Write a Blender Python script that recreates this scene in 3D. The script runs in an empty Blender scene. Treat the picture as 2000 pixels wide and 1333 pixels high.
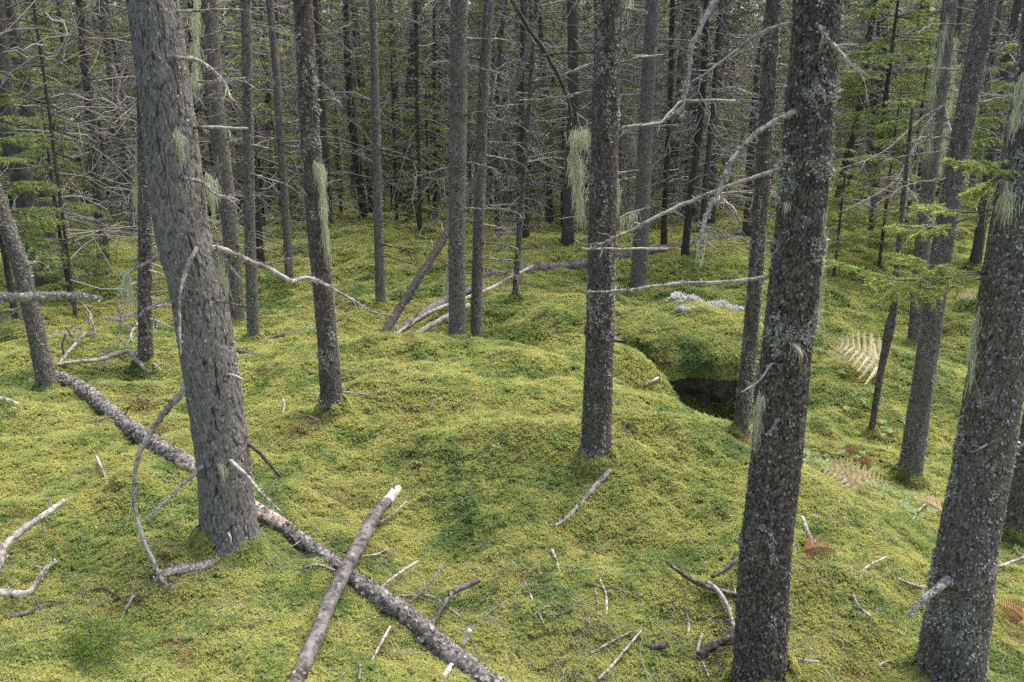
import bpy, math, random
import numpy as np
from mathutils import Vector, Matrix, Euler

random.seed(7)
RNG = np.random.default_rng(7)
SC = bpy.context.scene
COL = SC.collection

# ------------------------------------------------------------------ camera
PITCH = math.radians(16.5)
F = 1667.0                      # focal length in photo pixels (2000 wide)
CAMZ = 2.45
cam_d = bpy.data.cameras.new('camera')
cam = bpy.data.objects.new('camera', cam_d)
COL.objects.link(cam)
cam.location = (0, 0, CAMZ)
cam.rotation_euler = (math.pi / 2 - PITCH, 0, 0)
cam_d.sensor_width = 36.0
cam_d.lens = 36.0 * F / 2000.0
cam_d.clip_start = 0.05
cam_d.clip_end = 600
cam_d.dof.use_dof = True
cam_d.dof.focus_distance = 5.2
cam_d.dof.aperture_fstop = 4.5
SC.camera = cam

# ------------------------------------------------------------------ light
SUN_EL, SUN_AZ = math.radians(61), math.radians(48)   # azimuth measured from +Y towards +X
world = bpy.data.worlds.new('World')
SC.world = world
world.use_nodes = True
wn = world.node_tree.nodes
wl = world.node_tree.links
wn.clear()
sky = wn.new('ShaderNodeTexSky')
sky.sky_type = 'NISHITA'
sky.sun_disc = False
sky.sun_elevation = SUN_EL
sky.sun_rotation = SUN_AZ
sky.air_density = 1.0
sky.dust_density = 6.0
sky.ozone_density = 0.3
bg = wn.new('ShaderNodeBackground')
bg.inputs['Strength'].default_value = 0.15
wo = wn.new('ShaderNodeOutputWorld')
wl.new(sky.outputs[0], bg.inputs[0])
wl.new(bg.outputs[0], wo.inputs[0])
sd = bpy.data.lights.new('sun', 'SUN')
sd.energy = 1.2
sd.angle = math.radians(45)
sd.color = (1.0, 0.96, 0.89)
sun = bpy.data.objects.new('sun', sd)
COL.objects.link(sun)
sv = Vector((math.sin(SUN_AZ) * math.cos(SUN_EL), math.cos(SUN_AZ) * math.cos(SUN_EL), math.sin(SUN_EL)))
sun.rotation_euler = sv.to_track_quat('Z', 'Y').to_euler()
SC.view_settings.view_transform = 'Standard'
SC.view_settings.look = 'None'
SC.view_settings.gamma = 1
SC.view_settings.use_curve_mapping = False
SC.view_settings.exposure = 1.2
SC.render.engine = 'CYCLES'
SC.cycles.max_bounces = 6
SC.cycles.diffuse_bounces = 3
SC.cycles.transmission_bounces = 3
SC.cycles.use_denoising = False

# ------------------------------------------------------------------ pixel geometry
CP, SP = math.cos(PITCH), math.sin(PITCH)
def diry(v): return F * CP + (666.5 - v) * SP
def slope(v): return (F * SP - (666.5 - v) * CP) / diry(v)
def P(u, v, Y):
    """point seen at photo pixel (u, v) standing Y metres in front of the camera"""
    return np.array([(u - 1000.0) * Y / diry(v), Y, CAMZ - slope(v) * Y])
def rad(w, v, Y): return 0.5 * w * Y / diry(v)

# ------------------------------------------------------------------ numpy noise
def _h(i, j, k, s):
    n = (i.astype(np.int64) * 374761393 + j.astype(np.int64) * 668265263 + k.astype(np.int64) * 2147483647 + s * 1274126177) & 0xffffffff
    n = ((n ^ (n >> 13)) * 1274126177) & 0xffffffff
    n = (n ^ (n >> 16)) & 0xffffffff
    n = (n * 2246822519) & 0xffffffff
    return ((n ^ (n >> 15)) & 0xffff) / 65535.0
def vnoise(x, y, z=None, s=0):
    x = np.asarray(x, float); y = np.asarray(y, float)
    z = np.zeros_like(x) if z is None else np.asarray(z, float)
    xi, yi, zi = np.floor(x), np.floor(y), np.floor(z)
    fx, fy, fz = x - xi, y - yi, z - zi
    fx, fy, fz = [t * t * t * (t * (t * 6 - 15) + 10) for t in (fx, fy, fz)]
    r = 0
    for a in (0, 1):
        for b in (0, 1):
            for c in (0, 1):
                w = (fx if a else 1 - fx) * (fy if b else 1 - fy) * (fz if c else 1 - fz)
                r = r + w * _h(xi + a, yi + b, zi + c, s)
    return r * 2 - 1
def fbm(x, y, z=None, s=0, o=4, g=0.5):
    r = 0; a = 1.0; f = 1.0; t = 0
    for k in range(o):
        r = r + a * vnoise(np.asarray(x) * f + k * 17.3, np.asarray(y) * f - k * 9.1, None if z is None else np.asarray(z) * f, s + k)
        t += a; a *= g; f *= 2.03
    return r / t
def worley(x, y, per, s=0):
    """2D cells, x wraps after per cells: F1, F2, id"""
    xi, yi = np.floor(x), np.floor(y)
    f1 = np.full(x.shape, 9.0); f2 = np.full(x.shape, 9.0); cid = np.zeros(x.shape)
    for a in (-1, 0, 1):
        for b in (-1, 0, 1):
            cx, cy = xi + a, yi + b
            wx = np.mod(cx, per)
            px = cx + 0.1 + 0.8 * _h(wx, cy, cy * 0, s)
            py = cy + 0.1 + 0.8 * _h(wx, cy, cy * 0, s + 5)
            d = np.hypot(px - x, py - y)
            m = d < f1
            f2 = np.where(m, f1, np.minimum(f2, d))
            cid = np.where(m, _h(wx, cy, cy * 0, s + 9), cid)
            f1 = np.where(m, d, f1)
    return f1, f2, cid

# ------------------------------------------------------------------ terrain height
_CT = [  # (u, v, Y): ground seen at that pixel, Y metres away
 (450,1075,4.0),(650,812,6.1),(1163,905,5.15),(1000,1333,3.4),(200,1300,3.0),(0,1100,3.85),(600,1300,3.28),(0,900,5.0),
 (95,772,6.3),(285,722,7.1),(120,700,7.6),(500,697,7.6),(800,800,5.95),(950,780,6.05),(900,700,7.2),(900,674,7.8),(700,682,7.7),(1050,700,7.4),
 (1200,755,6.75),(1300,800,6.3),(1400,862,5.95),(1520,920,5.45),(1650,1010,4.85),(1760,1090,4.5),(1490,1322,3.4),(1855,1340,3.5),
 (1740,1250,3.72),(1300,1100,4.3),(1400,1200,3.85),(800,1000,4.78),(1000,1100,4.32),(300,950,4.8),(250,1130,3.75),(750,1200,3.78),
 (1445,857,7.6),(1700,855,8.0),(1775,942,7.0),(1650,935,6.5),(1985,1050,5.6),(1900,1150,4.75),(1800,680,11.0),(1600,800,8.6),
 (1600,650,11.0),(1900,600,12.5),(1700,500,15.0),(1950,500,16.0),(1100,640,9.3),(1190,612,9.8),(1250,580,12.0),(1420,575,12.3),
 (130,640,10.0),(270,610,10.8),(80,565,12.3),(200,510,15.0),(744,612,10.6),(600,640,9.7),(460,640,9.9),(565,562,13.0),
 (1005,590,11.0),(1040,540,13.0),(1113,480,17.0),(870,500,14.3),(700,460,17.0),(500,470,17.3),(1342,500,14.5),(1470,462,17.0),(1750,420,19.5)]
ctl = [P(*c) for c in _CT + [(1235,738,8.4),(1275,765,8.3),(1190,715,8.6),(1150,700,8.4)]]
for x, y, d in [(0,0,1.75),(0,1.6,2.02),(-2,1.2,2.0),(2,1.2,2.15),(-1,-2,1.6),(1,-2,1.6),(-3,3.2,2.25),(3.2,3,2.75),
                (-.5,9.0,2.9),(.15,9.0,2.92),(-1.5,9.0,2.8),(-.5,9.9,2.88),(1.35,7.6,3.12),(1.75,7.9,3.35),(2.2,7.9,3.42),(2.6,8.2,3.4),(1.9,8.6,3.5),(2.3,9.0,3.5),(2.7,9.2,3.4),
                (2.2,10.6,2.95),(3.1,9.3,3.25),(2.4,6.9,3.12),(1.5,7.1,2.85),(-7,7,2.4),(7,7,3.4),(-9,12,2.9),(9,12,3.2),
                (-16,25,3.6),(-6,26,3.5),(2,26,3.35),(16,25,2.9),(-22,40,4.6),(0,40,4.3),(22,40,3.2),(-40,70,7.5),(0,70,7.0),(40,70,5)]:
    ctl.append(np.array([x, y, CAMZ - d]))
ctl = np.array(ctl)
def _tps(r2): return 0.5 * r2 * np.log(np.maximum(r2, 1e-12))
_n = len(ctl)
_d2 = (ctl[:, None, 0] - ctl[None, :, 0]) ** 2 + (ctl[:, None, 1] - ctl[None, :, 1]) ** 2
_A = np.zeros((_n + 3, _n + 3))
_A[:_n, :_n] = _tps(_d2) + np.eye(_n) * 0.02
_A[:_n, _n] = 1; _A[:_n, _n + 1:] = ctl[:, :2]; _A[_n, :_n] = 1; _A[_n + 1:, :_n] = ctl[:, :2].T
_W = np.linalg.solve(_A, np.concatenate([ctl[:, 2], np.zeros(3)]))
_BUMPS = [(-.95, 3.15, .10, .42), (-1.75, 3.35, -.13, .45), (-.55, 4.7, -.10, .5), (.45, 5.1, .07, .5), (.9, 4.5, -.07, .35), (.25, 3.9, .07, .35),
          (1.6, 3.95, .09, .4), (1.0, 3.45, -.07, .35), (-2.2, 4.6, .10, .5), (-.9, 6.3, .06, .5), (-2.5, 6.0, -.07, .5), (2.35, 4.3, .10, .35), (.1, 6.4, -.05, .5),
          (-1.2, 13.5, .18, .9), (-3.6, 12.5, .2, 1.1), (.6, 15.5, .2, 1.3), (3.5, 13.2, .18, 1.0), (4.6, 9.6, .14, .7), (3.4, 7.2, .12, .6), (-5.4, 9.4, .15, .9), (2.3, 11.1, -.50, .65), (1.2, 11.0, -.25, .5), (1.2, 8.4, .30, .42), (1.48, 8.3, .10, .25), (-.2, 6.9, .08, .8), (-.1, 5.4, .05, .6), (1.15, 5.6, .06, .35), (-1.0, 5.2, -.08, .4), (.5, 4.4, -.06, .25), (2.0, 5.0, .07, .3)]
def ground(x, y, detail=True):
    x = np.asarray(x, float); y = np.asarray(y, float)
    sh = x.shape; X = x.ravel(); Y = y.ravel()
    out = np.empty(X.size)
    for i in range(0, X.size, 60000):
        xs, ys = X[i:i + 60000], np.clip(Y[i:i + 60000], -3, 80)
        r2 = (xs[:, None] - ctl[None, :, 0]) ** 2 + (ys[:, None] - ctl[None, :, 1]) ** 2
        out[i:i + 60000] = _tps(r2) @ _W[:_n] + _W[_n] + xs * _W[_n + 1] + ys * _W[_n + 2]
    far = np.clip((Y - 9) / 12, 0, 1)
    out += fbm(X * .9, Y * .9, s=3, o=3) * (.10 + .13 * far)
    for bx_, by_, ba_, br_ in _BUMPS:
        out += ba_ * np.exp(-((X - bx_) ** 2 + (Y - by_) ** 2) / br_ ** 2)
    if detail:
        out += .085 * fbm(X * 2.3, Y * 2.6, s=11, o=2)
        b = 1 - np.abs(vnoise(X * 7.5, Y * 7.5, s=21)); out += .022 * b * (1 - .3 * far)
        b = 1 - np.abs(vnoise(X * 17, Y * 17, s=23)); out += .010 * b
        out += .05 * fbm(X * 1.1 + 5, Y * 1.1, s=61, o=4) * (Y > 1)
    return out.reshape(sh)
def gz(x, y): return float(ground(np.array([x]), np.array([y]))[0])
_YS = np.concatenate([np.arange(1.5, 16, .02), np.arange(16, 60, .1)])
def hit(u, v, lift=0.0):
    """ground point under pixel (u, v), optionally on the surface lifted by some metres"""
    xs = (u - 1000.0) * _YS / diry(v)
    zr = CAMZ - slope(v) * _YS
    g = ground(xs, _YS) + lift
    k = np.nonzero(zr <= g)[0]
    i = k[0] if len(k) else len(_YS) - 1
    return np.array([xs[i], _YS[i], g[i]])

# ------------------------------------------------------------------ materials
class NT:
    def __init__(s, name):
        s.m = bpy.data.materials.new(name); s.m.use_nodes = True
        s.t = s.m.node_tree; s.t.nodes.clear()
        s.out = s.n('ShaderNodeOutputMaterial')
    def n(s, typ, **kw):
        nd = s.t.nodes.new(typ)
        for k, v in kw.items():
            if k.startswith('i_'):
                nd.inputs[k[2:].replace('_', ' ')].default_value = v
            else: setattr(nd, k, v)
        return nd
    def l(s, a, b): s.t.links.new(a, b)
    def noise(s, vec, scale, detail=4, rough=.55):
        n = s.n('ShaderNodeTexNoise'); n.inputs['Scale'].default_value = scale
        n.inputs['Detail'].default_value = detail; n.inputs['Roughness'].default_value = rough
        s.l(vec, n.inputs['Vector']); return n.outputs['Fac']
    def ramp(s, fac, stops, interp='LINEAR'):
        r = s.n('ShaderNodeValToRGB'); r.color_ramp.interpolation = interp
        e = r.color_ramp.elements
        while len(e) < len(stops): e.new(.5)
        for k, (p, c) in enumerate(stops):
            e[k].position = p; e[k].color = (c, c, c, 1) if not hasattr(c, '__len__') else (*c, 1)
        s.l(fac, r.inputs[0]); return r.outputs[0]
    def mix(s, fac, a, b, mode='MIX'):
        m = s.n('ShaderNodeMix', data_type='RGBA', blend_type=mode)
        for val, idx in ((fac, 0), (a, 6), (b, 7)):
            if hasattr(val, 'links') or isinstance(val, bpy.types.NodeSocket): s.l(val, m.inputs[idx])
            else: m.inputs[idx].default_value = val if idx == 0 else (*val, 1)
        return m.outputs[2]
    def math(s, op, a, b=0.0):
        m = s.n('ShaderNodeMath', operation=op)
        for k, val in enumerate((a, b)):
            if isinstance(val, bpy.types.NodeSocket): s.l(val, m.inputs[k])
            else: m.inputs[k].default_value = val
        return m.outputs[0]
    def mapping(s, vec, scale):
        m = s.n('ShaderNodeMapping'); m.inputs['Scale'].default_value = scale; s.l(vec, m.inputs[0]); return m.outputs[0]
    def bsdf(s, col, rough=.9, bump=None, bstr=.5, bdist=.01, spec=.15, transl=0):
        p = s.n('ShaderNodeBsdfPrincipled'); p.inputs['Roughness'].default_value = rough
        p.inputs['Specular IOR Level'].default_value = spec
        if isinstance(col, bpy.types.NodeSocket): s.l(col, p.inputs['Base Color'])
        else: p.inputs['Base Color'].default_value = (*col, 1)
        if bump is not None:
            b = s.n('ShaderNodeBump'); b.inputs['Strength'].default_value = bstr; b.inputs['Distance'].default_value = bdist
            s.l(bump, b.inputs['Height']); s.l(b.outputs[0], p.inputs['Normal'])
        o = p.outputs[0]
        if transl:
            t = s.n('ShaderNodeBsdfTranslucent')
            if isinstance(col, bpy.types.NodeSocket): s.l(col, t.inputs[0])
            else: t.inputs[0].default_value = (*col, 1)
            mx = s.n('ShaderNodeMixShader'); mx.inputs[0].default_value = transl
            s.l(o, mx.inputs[1]); s.l(t.outputs[0], mx.inputs[2]); o = mx.outputs[0]
        s.l(o, s.out.inputs[0]); return s.m

def attr(t, name):
    a = t.n('ShaderNodeAttribute', attribute_name=name); return a.outputs['Fac']

def bark_material(name, dark, mid, light, lichen, thr=.62, furrow=False):
    t = NT(name); tc = t.n('ShaderNodeTexCoord').outputs['Object']
    zs = (1, 1, .35) if furrow else (1, 1, .75)
    st = t.mapping(tc, zs)
    crack = attr(t, 'crack'); cell = attr(t, 'cell')
    n1 = t.noise(st, 60, 6, .65); n2 = t.noise(tc, 7, 3); n3 = t.noise(tc, 26, 5, .7); n4 = t.noise(st, 150, 3, .6)
    c = t.mix(t.ramp(t.math('ADD', t.math('MULTIPLY', n1, .6), t.math('MULTIPLY', cell, .4)), [(.3, 0.), (.72, 1.)]), mid, light)
    c = t.mix(t.ramp(crack, [(.02, 1.), (.22, 0.)]), c, dark)
    c = t.mix(t.ramp(n4, [(.35, .55), (.5, 0.)]), c, dark)
    lf = t.math('ADD', t.math('MULTIPLY', n3, .65), t.math('MULTIPLY', n2, .35))
    c = t.mix(t.ramp(lf, [(thr - .03, 0.), (thr + .03, .8)]), c, lichen)
    c = t.mix(t.ramp(n2, [(.35, 0.), (.65, .35)]), c, tuple(x * .62 for x in mid))
    bm = t.math('ADD', t.math('MULTIPLY', n1, .7), t.math('MULTIPLY', n4, .5))
    return t.bsdf(c, .95, bm, .9, .012, .1)

def plain_bark(name, dark, mid, lichen, scale=28):
    t = NT(name); tc0 = t.n('ShaderNodeTexCoord').outputs['Object']
    oi = t.n('ShaderNodeObjectInfo')
    cv = t.n('ShaderNodeVectorMath', operation='ADD'); t.l(tc0, cv.inputs[0])
    cm = t.n('ShaderNodeCombineXYZ'); t.l(t.math('MULTIPLY', oi.outputs['Random'], 40.), cm.inputs[0]); t.l(cm.outputs[0], cv.inputs[1])
    tc = cv.outputs[0]
    st = t.mapping(tc, (1, 1, .5))
    n1 = t.noise(st, scale, 6, .7); n2 = t.noise(tc, 3, 3); n3 = t.noise(st, scale * 2.4, 3, .6)
    v = t.n('ShaderNodeTexVoronoi', feature='F1'); v.inputs['Scale'].default_value = scale * 1.1; t.l(st, v.inputs['Vector'])
    c = t.mix(t.ramp(n1, [(.38, 0.), (.6, 1.)]), dark, mid)
    c = t.mix(t.ramp(v.outputs['Distance'], [(.45, 0.), (.7, .7)]), c, dark)
    c = t.mix(t.ramp(n3, [(.56, 0.), (.63, .6)]), c, lichen)
    c = t.mix(t.math('MULTIPLY', oi.outputs['Random'], .55), c, tuple(x * .55 for x in mid))
    return t.bsdf(c, .95, n1, .8, .02, .1)

def wood_material(name, dark, light, scale=40, thr=.5):
    t = NT(name); tc = t.n('ShaderNodeTexCoord').outputs['Object']
    n1 = t.noise(tc, scale, 5, .7); n2 = t.noise(tc, 6, 3)
    f = t.math('ADD', t.math('MULTIPLY', n1, .6), t.math('MULTIPLY', n2, .4))
    c = t.mix(t.ramp(f, [(thr - .09, 0.), (thr + .07, 1.)]), dark, light)
    return t.bsdf(c, .85, n1, .7, .008, .15)

def varied(name, cols, rough=.8, transl=0., pos_scale=2., island=.5, spec=.2):
    """leaf / strand material: random tone per island and soft variation over the place"""
    t = NT(name); g = t.n('ShaderNodeNewGeometry')
    n = t.noise(g.outputs['Position'], pos_scale, 3)
    f = t.math('ADD', t.math('MULTIPLY', g.outputs['Random Per Island'], island), t.math('MULTIPLY', n, 1 - island))
    k = len(cols)
    c = t.ramp(f, [(.2 + .6 * i / (k - 1), cols[i]) for i in range(k)])
    return t.bsdf(c, rough, spec=spec, transl=transl)

def moss_material(name, ground_sheet=False):
    t = NT(name); g = t.n('ShaderNodeNewGeometry'); pos = g.outputs['Position']
    a = t.noise(pos, 1.1, 5, .62); b = t.noise(pos, 4.5, 4, .6); c3 = t.noise(pos, 18, 3, .6)
    f = t.math('ADD', t.math('MULTIPLY', a, .6), t.math('MULTIPLY', b, .4))
    yellow, lime, green, olive, brown = (.54, .54, .20), (.42, .48, .165), (.23, .32, .115), (.42, .355, .14), (.26, .19, .105)
    c = t.ramp(f, [(.40, green), (.46, lime), (.53, yellow), (.60, lime), (.66, olive)])
    b2 = t.noise(pos, 2.3, 4, .7)
    c = t.mix(t.ramp(b2, [(.575, 0.), (.68, .75)]), c, brown)
    d2 = t.noise(t.mapping(pos, (1, 1, 1)), 3.4, 4, .65)
    c = t.mix(t.ramp(d2, [(.55, 0.), (.68, .7)]), c, (.15, .25, .085))
    c = t.mix(t.ramp(c3, [(.3, .25), (.5, 0.)]), c, (.20, .22, .075))
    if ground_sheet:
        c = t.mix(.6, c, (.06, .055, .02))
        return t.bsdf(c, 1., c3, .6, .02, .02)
    oi = t.n('ShaderNodeObjectInfo').outputs['Random']
    r = t.math('ADD', t.math('MULTIPLY', g.outputs['Random Per Island'], .6), t.math('MULTIPLY', oi, .4))
    c = t.mix(1., c, t.ramp(r, [(.1, (.78, .8, .76)), (.5, (1., 1., 1.)), (.95, (1.22, 1.2, 1.15))]), 'MULTIPLY')
    return t.bsdf(c, .8, spec=.08, transl=.45)

M = {}
M['bark_furrow'] = bark_material('furrowed_bark', (.04, .036, .033), (.19, .178, .165), (.33, .315, .298), (.34, .35, .32), .64, True)
M['bark_scaly'] = bark_material('scaly_bark', (.018, .014, .012), (.098, .084, .074), (.23, .205, .185), (.31, .31, .28), .585)
M['bark_grey'] = bark_material('grey_scaly_bark', (.032, .027, .024), (.145, .13, .115), (.27, .25, .23), (.25, .26, .235), .62)
M['bark_far'] = plain_bark('distant_bark', (.045, .039, .034), (.185, .168, .148), (.25, .25, .225))
M['bark_dark'] = plain_bark('dark_bark', (.04, .035, .031), (.125, .112, .10), (.15, .16, .14))
M['flake'] = varied('bark_scale_flakes', [(.045, .04, .037), (.17, .158, .147), (.38, .365, .345)], .9, 0, 30, .6)
M['flake_dark'] = varied('dark_bark_flakes', [(.02, .016, .014), (.10, .085, .075), (.35, .32, .29)], .9, 0, 30, .65)
M['lichen'] = varied('leafy_grey_lichen', [(.18, .178, .158), (.40, .395, .355), (.62, .61, .55)], .9, .1, 12, .7)
M['beard'] = varied('beard_lichen', [(.42, .44, .28), (.58, .60, .42), (.74, .75, .56)], .9, .25, 6, .8)
M['wood'] = wood_material('weathered_dead_wood', (.12, .105, .092), (.50, .47, .43))
M['wood_dark'] = wood_material('dull_dead_wood', (.055, .048, .043), (.24, .225, .205), 40, .54)
M['wood_mid'] = wood_material('grey_dead_wood', (.08, .072, .065), (.33, .31, .285))
M['wood_pale'] = wood_material('bleached_bare_wood', (.36, .32, .27), (.60, .57, .52), 26, .46)
M['log'] = wood_material('fallen_log_bark', (.052, .047, .045), (.225, .21, .205), 34, .5)
M['log_peel'] = wood_material('peeling_log_bark', (.12, .085, .07), (.52, .42, .35), 14, .49)
M['twig_far'] = varied('distant_dead_twigs', [(.12, .113, .105), (.21, .20, .187), (.33, .318, .30)], .9, 0, 1, .8)
M['needle_near'] = varied('spruce_needles', [(.20, .27, .08), (.36, .44, .14), (.56, .62, .25)], .6, .5, 9, .5)
M['needle_far'] = varied('forest_needles', [(.15, .20, .07), (.30, .38, .14), (.46, .54, .23)], .7, .5, 2.5, .5)
M['needle_dark'] = varied('shaded_needles', [(.06, .085, .045), (.11, .145, .075), (.17, .21, .11)], .7, .25, 1.5, .5)  # darker needle tone, given to every other far tree crown
M['seedling'] = varied('seedling_needles', [(.10, .20, .035), (.19, .32, .06), (.28, .42, .10)], .6, .4, 9, .5)
M['fern_pale'] = varied('bleached_bracken', [(.62, .52, .30), (.76, .67, .42), (.84, .77, .54)], .8, .25, 12, .5)
M['fern_tan'] = varied('tan_bracken', [(.42, .29, .17), (.60, .45, .28), (.72, .58, .40)], .8, .25, 12, .5)
M['fern_brown'] = varied('brown_bracken', [(.16, .07, .035), (.28, .13, .07), (.38, .22, .13)], .8, .3, 12, .5)
M['moss'] = moss_material('feather_moss')
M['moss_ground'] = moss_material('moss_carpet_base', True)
M['shrub'] = varied('small_shrub_leaves', [(.08, .14, .04), (.14, .22, .06), (.22, .31, .10)], .7, .3, 5, .6, .1)
M['leafy'] = varied('leafy_herb', [(.16, .26, .09), (.28, .38, .15), (.42, .48, .24)], .6, .35, 5, .7, .15)
M['rootlet'] = varied('brown_rootlets_and_dead_moss', [(.05, .03, .018), (.12, .08, .045), (.24, .18, .09)], .9, .1, 12, .6)
M['white_lichen'] = varied('reindeer_lichen', [(.48, .49, .48), (.66, .67, .66), (.80, .81, .80)], .9, .2, 14, .6)
_t = NT('dark_boulder_rock'); _p = _t.n('ShaderNodeNewGeometry').outputs['Position']
_a = _t.noise(_p, 9, 6, .7)
M['rock'] = _t.bsdf(_t.ramp(_a, [(.35, (.04, .037, .033)), (.6, (.20, .20, .18))]), .9, _a, .9, .06, .2)
_t = NT('brown_needle_litter'); _p = _t.n('ShaderNodeNewGeometry').outputs['Position']

# ------------------------------------------------------------------ mesh helpers
def mesh_np(name, V, Fc, mats, attrs=None, smooth=True, fmat=None):
    V = np.asarray(V, np.float32); me = bpy.data.meshes.new(name)
    if isinstance(Fc, np.ndarray):
        k = Fc.shape[1]
        me.vertices.add(len(V)); me.vertices.foreach_set('co', V.ravel())
        me.loops.add(Fc.size); me.loops.foreach_set('vertex_index', Fc.astype(np.int32).ravel())
        me.polygons.add(len(Fc)); me.polygons.foreach_set('loop_start', np.arange(0, Fc.size, k, dtype=np.int32))
        me.update(calc_edges=True)
    else:
        me.from_pydata(V.tolist(), [], Fc)
    for m in (mats if isinstance(mats, (list, tuple)) else [mats]): me.materials.append(m)
    if smooth: me.polygons.foreach_set('use_smooth', np.ones(len(me.polygons), bool))
    if fmat is not None: me.polygons.foreach_set('material_index', np.asarray(fmat, np.int32))
    if attrs:
        for k, a in attrs.items():
            at = me.attributes.new(k, 'FLOAT', 'POINT'); at.data.foreach_set('value', np.asarray(a, np.float32).ravel())
    me.validate(); me.update()
    return me
def link(name, me, parent=None, loc=None, kind=None, label=None):
    o = bpy.data.objects.new(name, me); COL.objects.link(o)
    if parent is not None: o.parent = parent
    if loc is not None: o.location = loc
    if kind: o['kind'] = kind
    if label: o['label'] = label
    return o
def tag(o, label, cat, group=None):
    o['label'] = label; o['category'] = cat
    if group: o['group'] = group
    return o
def thing(name, loc, label, cat, group=None):
    o = bpy.data.objects.new(name, None); COL.objects.link(o); o.location = loc; o.empty_display_size = .1
    return tag(o, label, cat, group)
def org(o): return np.array(o.location)
def part(name, V, Fc, mat, parent, **kw):
    sm = kw.pop('smooth', True); at = kw.pop('attrs', None); fm = kw.pop('fmat', None)
    V = np.asarray(V) - org(parent)[None, :]
    return link(name, mesh_np(name, V, Fc, mat, at, sm, fm), parent, **kw)
class Buf:
    """collects triangles"""
    def __init__(s): s.V = []; s.F = []; s.n = 0
    def add(s, V, Fc):
        V = np.asarray(V, float); Fc = np.asarray(Fc)
        if Fc.shape[1] == 4: Fc = np.concatenate([Fc[:, [0, 1, 2]], Fc[:, [0, 2, 3]]])
        s.V.append(V); s.F.append(Fc + s.n); s.n += len(V)
    def get(s): return np.concatenate(s.V), np.concatenate(s.F)
def norm(a): return a / np.maximum(np.linalg.norm(a, axis=-1, keepdims=True), 1e-9)
def resample(pts, rs, step):
    """smooth (Catmull-Rom) and resample"""
    pts = np.asarray(pts, float); rs = np.asarray(rs, float)
    q = np.column_stack([pts, rs]); q = np.vstack([2 * q[0] - q[1], q, 2 * q[-1] - q[-2]])
    out = []
    for i in range(1, len(q) - 2):
        L = np.linalg.norm(q[i + 1, :3] - q[i, :3]); n = max(2, int(L / step))
        t = np.arange(n)[:, None] / n
        p0, p1, p2, p3 = q[i - 1:i + 3]
        out.append(.5 * ((2 * p1) + (-p0 + p2) * t + (2 * p0 - 5 * p1 + 4 * p2 - p3) * t ** 2 + (-p0 + 3 * p1 - 3 * p2 + p3) * t ** 3))
    out.append(q[-2][None]); o = np.vstack(out)
    return o[:, :3], np.maximum(o[:, 3], .0004)
def frames(pts):
    T = norm(np.gradient(pts, axis=0))
    ref = np.array([0., 0, 1]) if abs(T[0, 2]) < .9 else np.array([0., 1, 0])
    N = np.empty_like(T); n = np.cross(T[0], ref); n /= np.linalg.norm(n)
    for i in range(len(T)):
        n = n - T[i] * np.dot(n, T[i]); n /= max(np.linalg.norm(n), 1e-9); N[i] = n
    return T, N, np.cross(T, N)
def tube(pts, rs, sides=6, rough=0., seed=0, caps=True):
    pts = np.asarray(pts, float); T, N, B = frames(pts)
    th = np.arange(sides) * 2 * np.pi / sides
    R = np.asarray(rs)[:, None] * np.ones((1, sides))
    if rough:
        L = np.concatenate([[0], np.cumsum(np.linalg.norm(np.diff(pts, axis=0), axis=1))])
        rm = max(float(np.mean(rs)), .002)
        R = R * (1 + rough * fbm(np.cos(th)[None, :] * 1.3 + L[:, None] / rm * .35, np.sin(th)[None, :] * 1.3 + 0 * L[:, None], L[:, None] / rm * .5 + seed * 3.1, s=seed, o=3))
    V = pts[:, None] + R[..., None] * (np.cos(th)[None, :, None] * N[:, None] + np.sin(th)[None, :, None] * B[:, None])
    n = len(pts); i = np.arange(n - 1)[:, None] * sides; j = np.arange(sides)[None, :]; j2 = (j + 1) % sides
    Fq = np.stack([i + j, i + j2, i + sides + j2, i + sides + j], -1).reshape(-1, 4)
    Ft = np.concatenate([Fq[:, [0, 1, 2]], Fq[:, [0, 2, 3]]])
    V = V.reshape(-1, 3)
    if caps:
        V = np.vstack([V, pts[0], pts[-1]]); a = len(V) - 2; b = a + 1; k = np.arange(sides); k2 = (k + 1) % sides
        Ft = np.concatenate([Ft, np.stack([np.full(sides, a), k2, k], -1), np.stack([np.full(sides, b), (n - 1) * sides + k, (n - 1) * sides + k2], -1)])
    return V, Ft
def kink(pts, amp, seed):
    """irregular bends along a twig"""
    L = np.concatenate([[0], np.cumsum(np.linalg.norm(np.diff(pts, axis=0), axis=1))])
    w = np.minimum(L / .04, 1)[:, None]
    d = np.stack([fbm(L * 14, L * 0 + k * 7.7 + seed, s=seed % 97 + k, o=3) for k in range(3)], -1)
    return pts + d * amp * w
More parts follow.
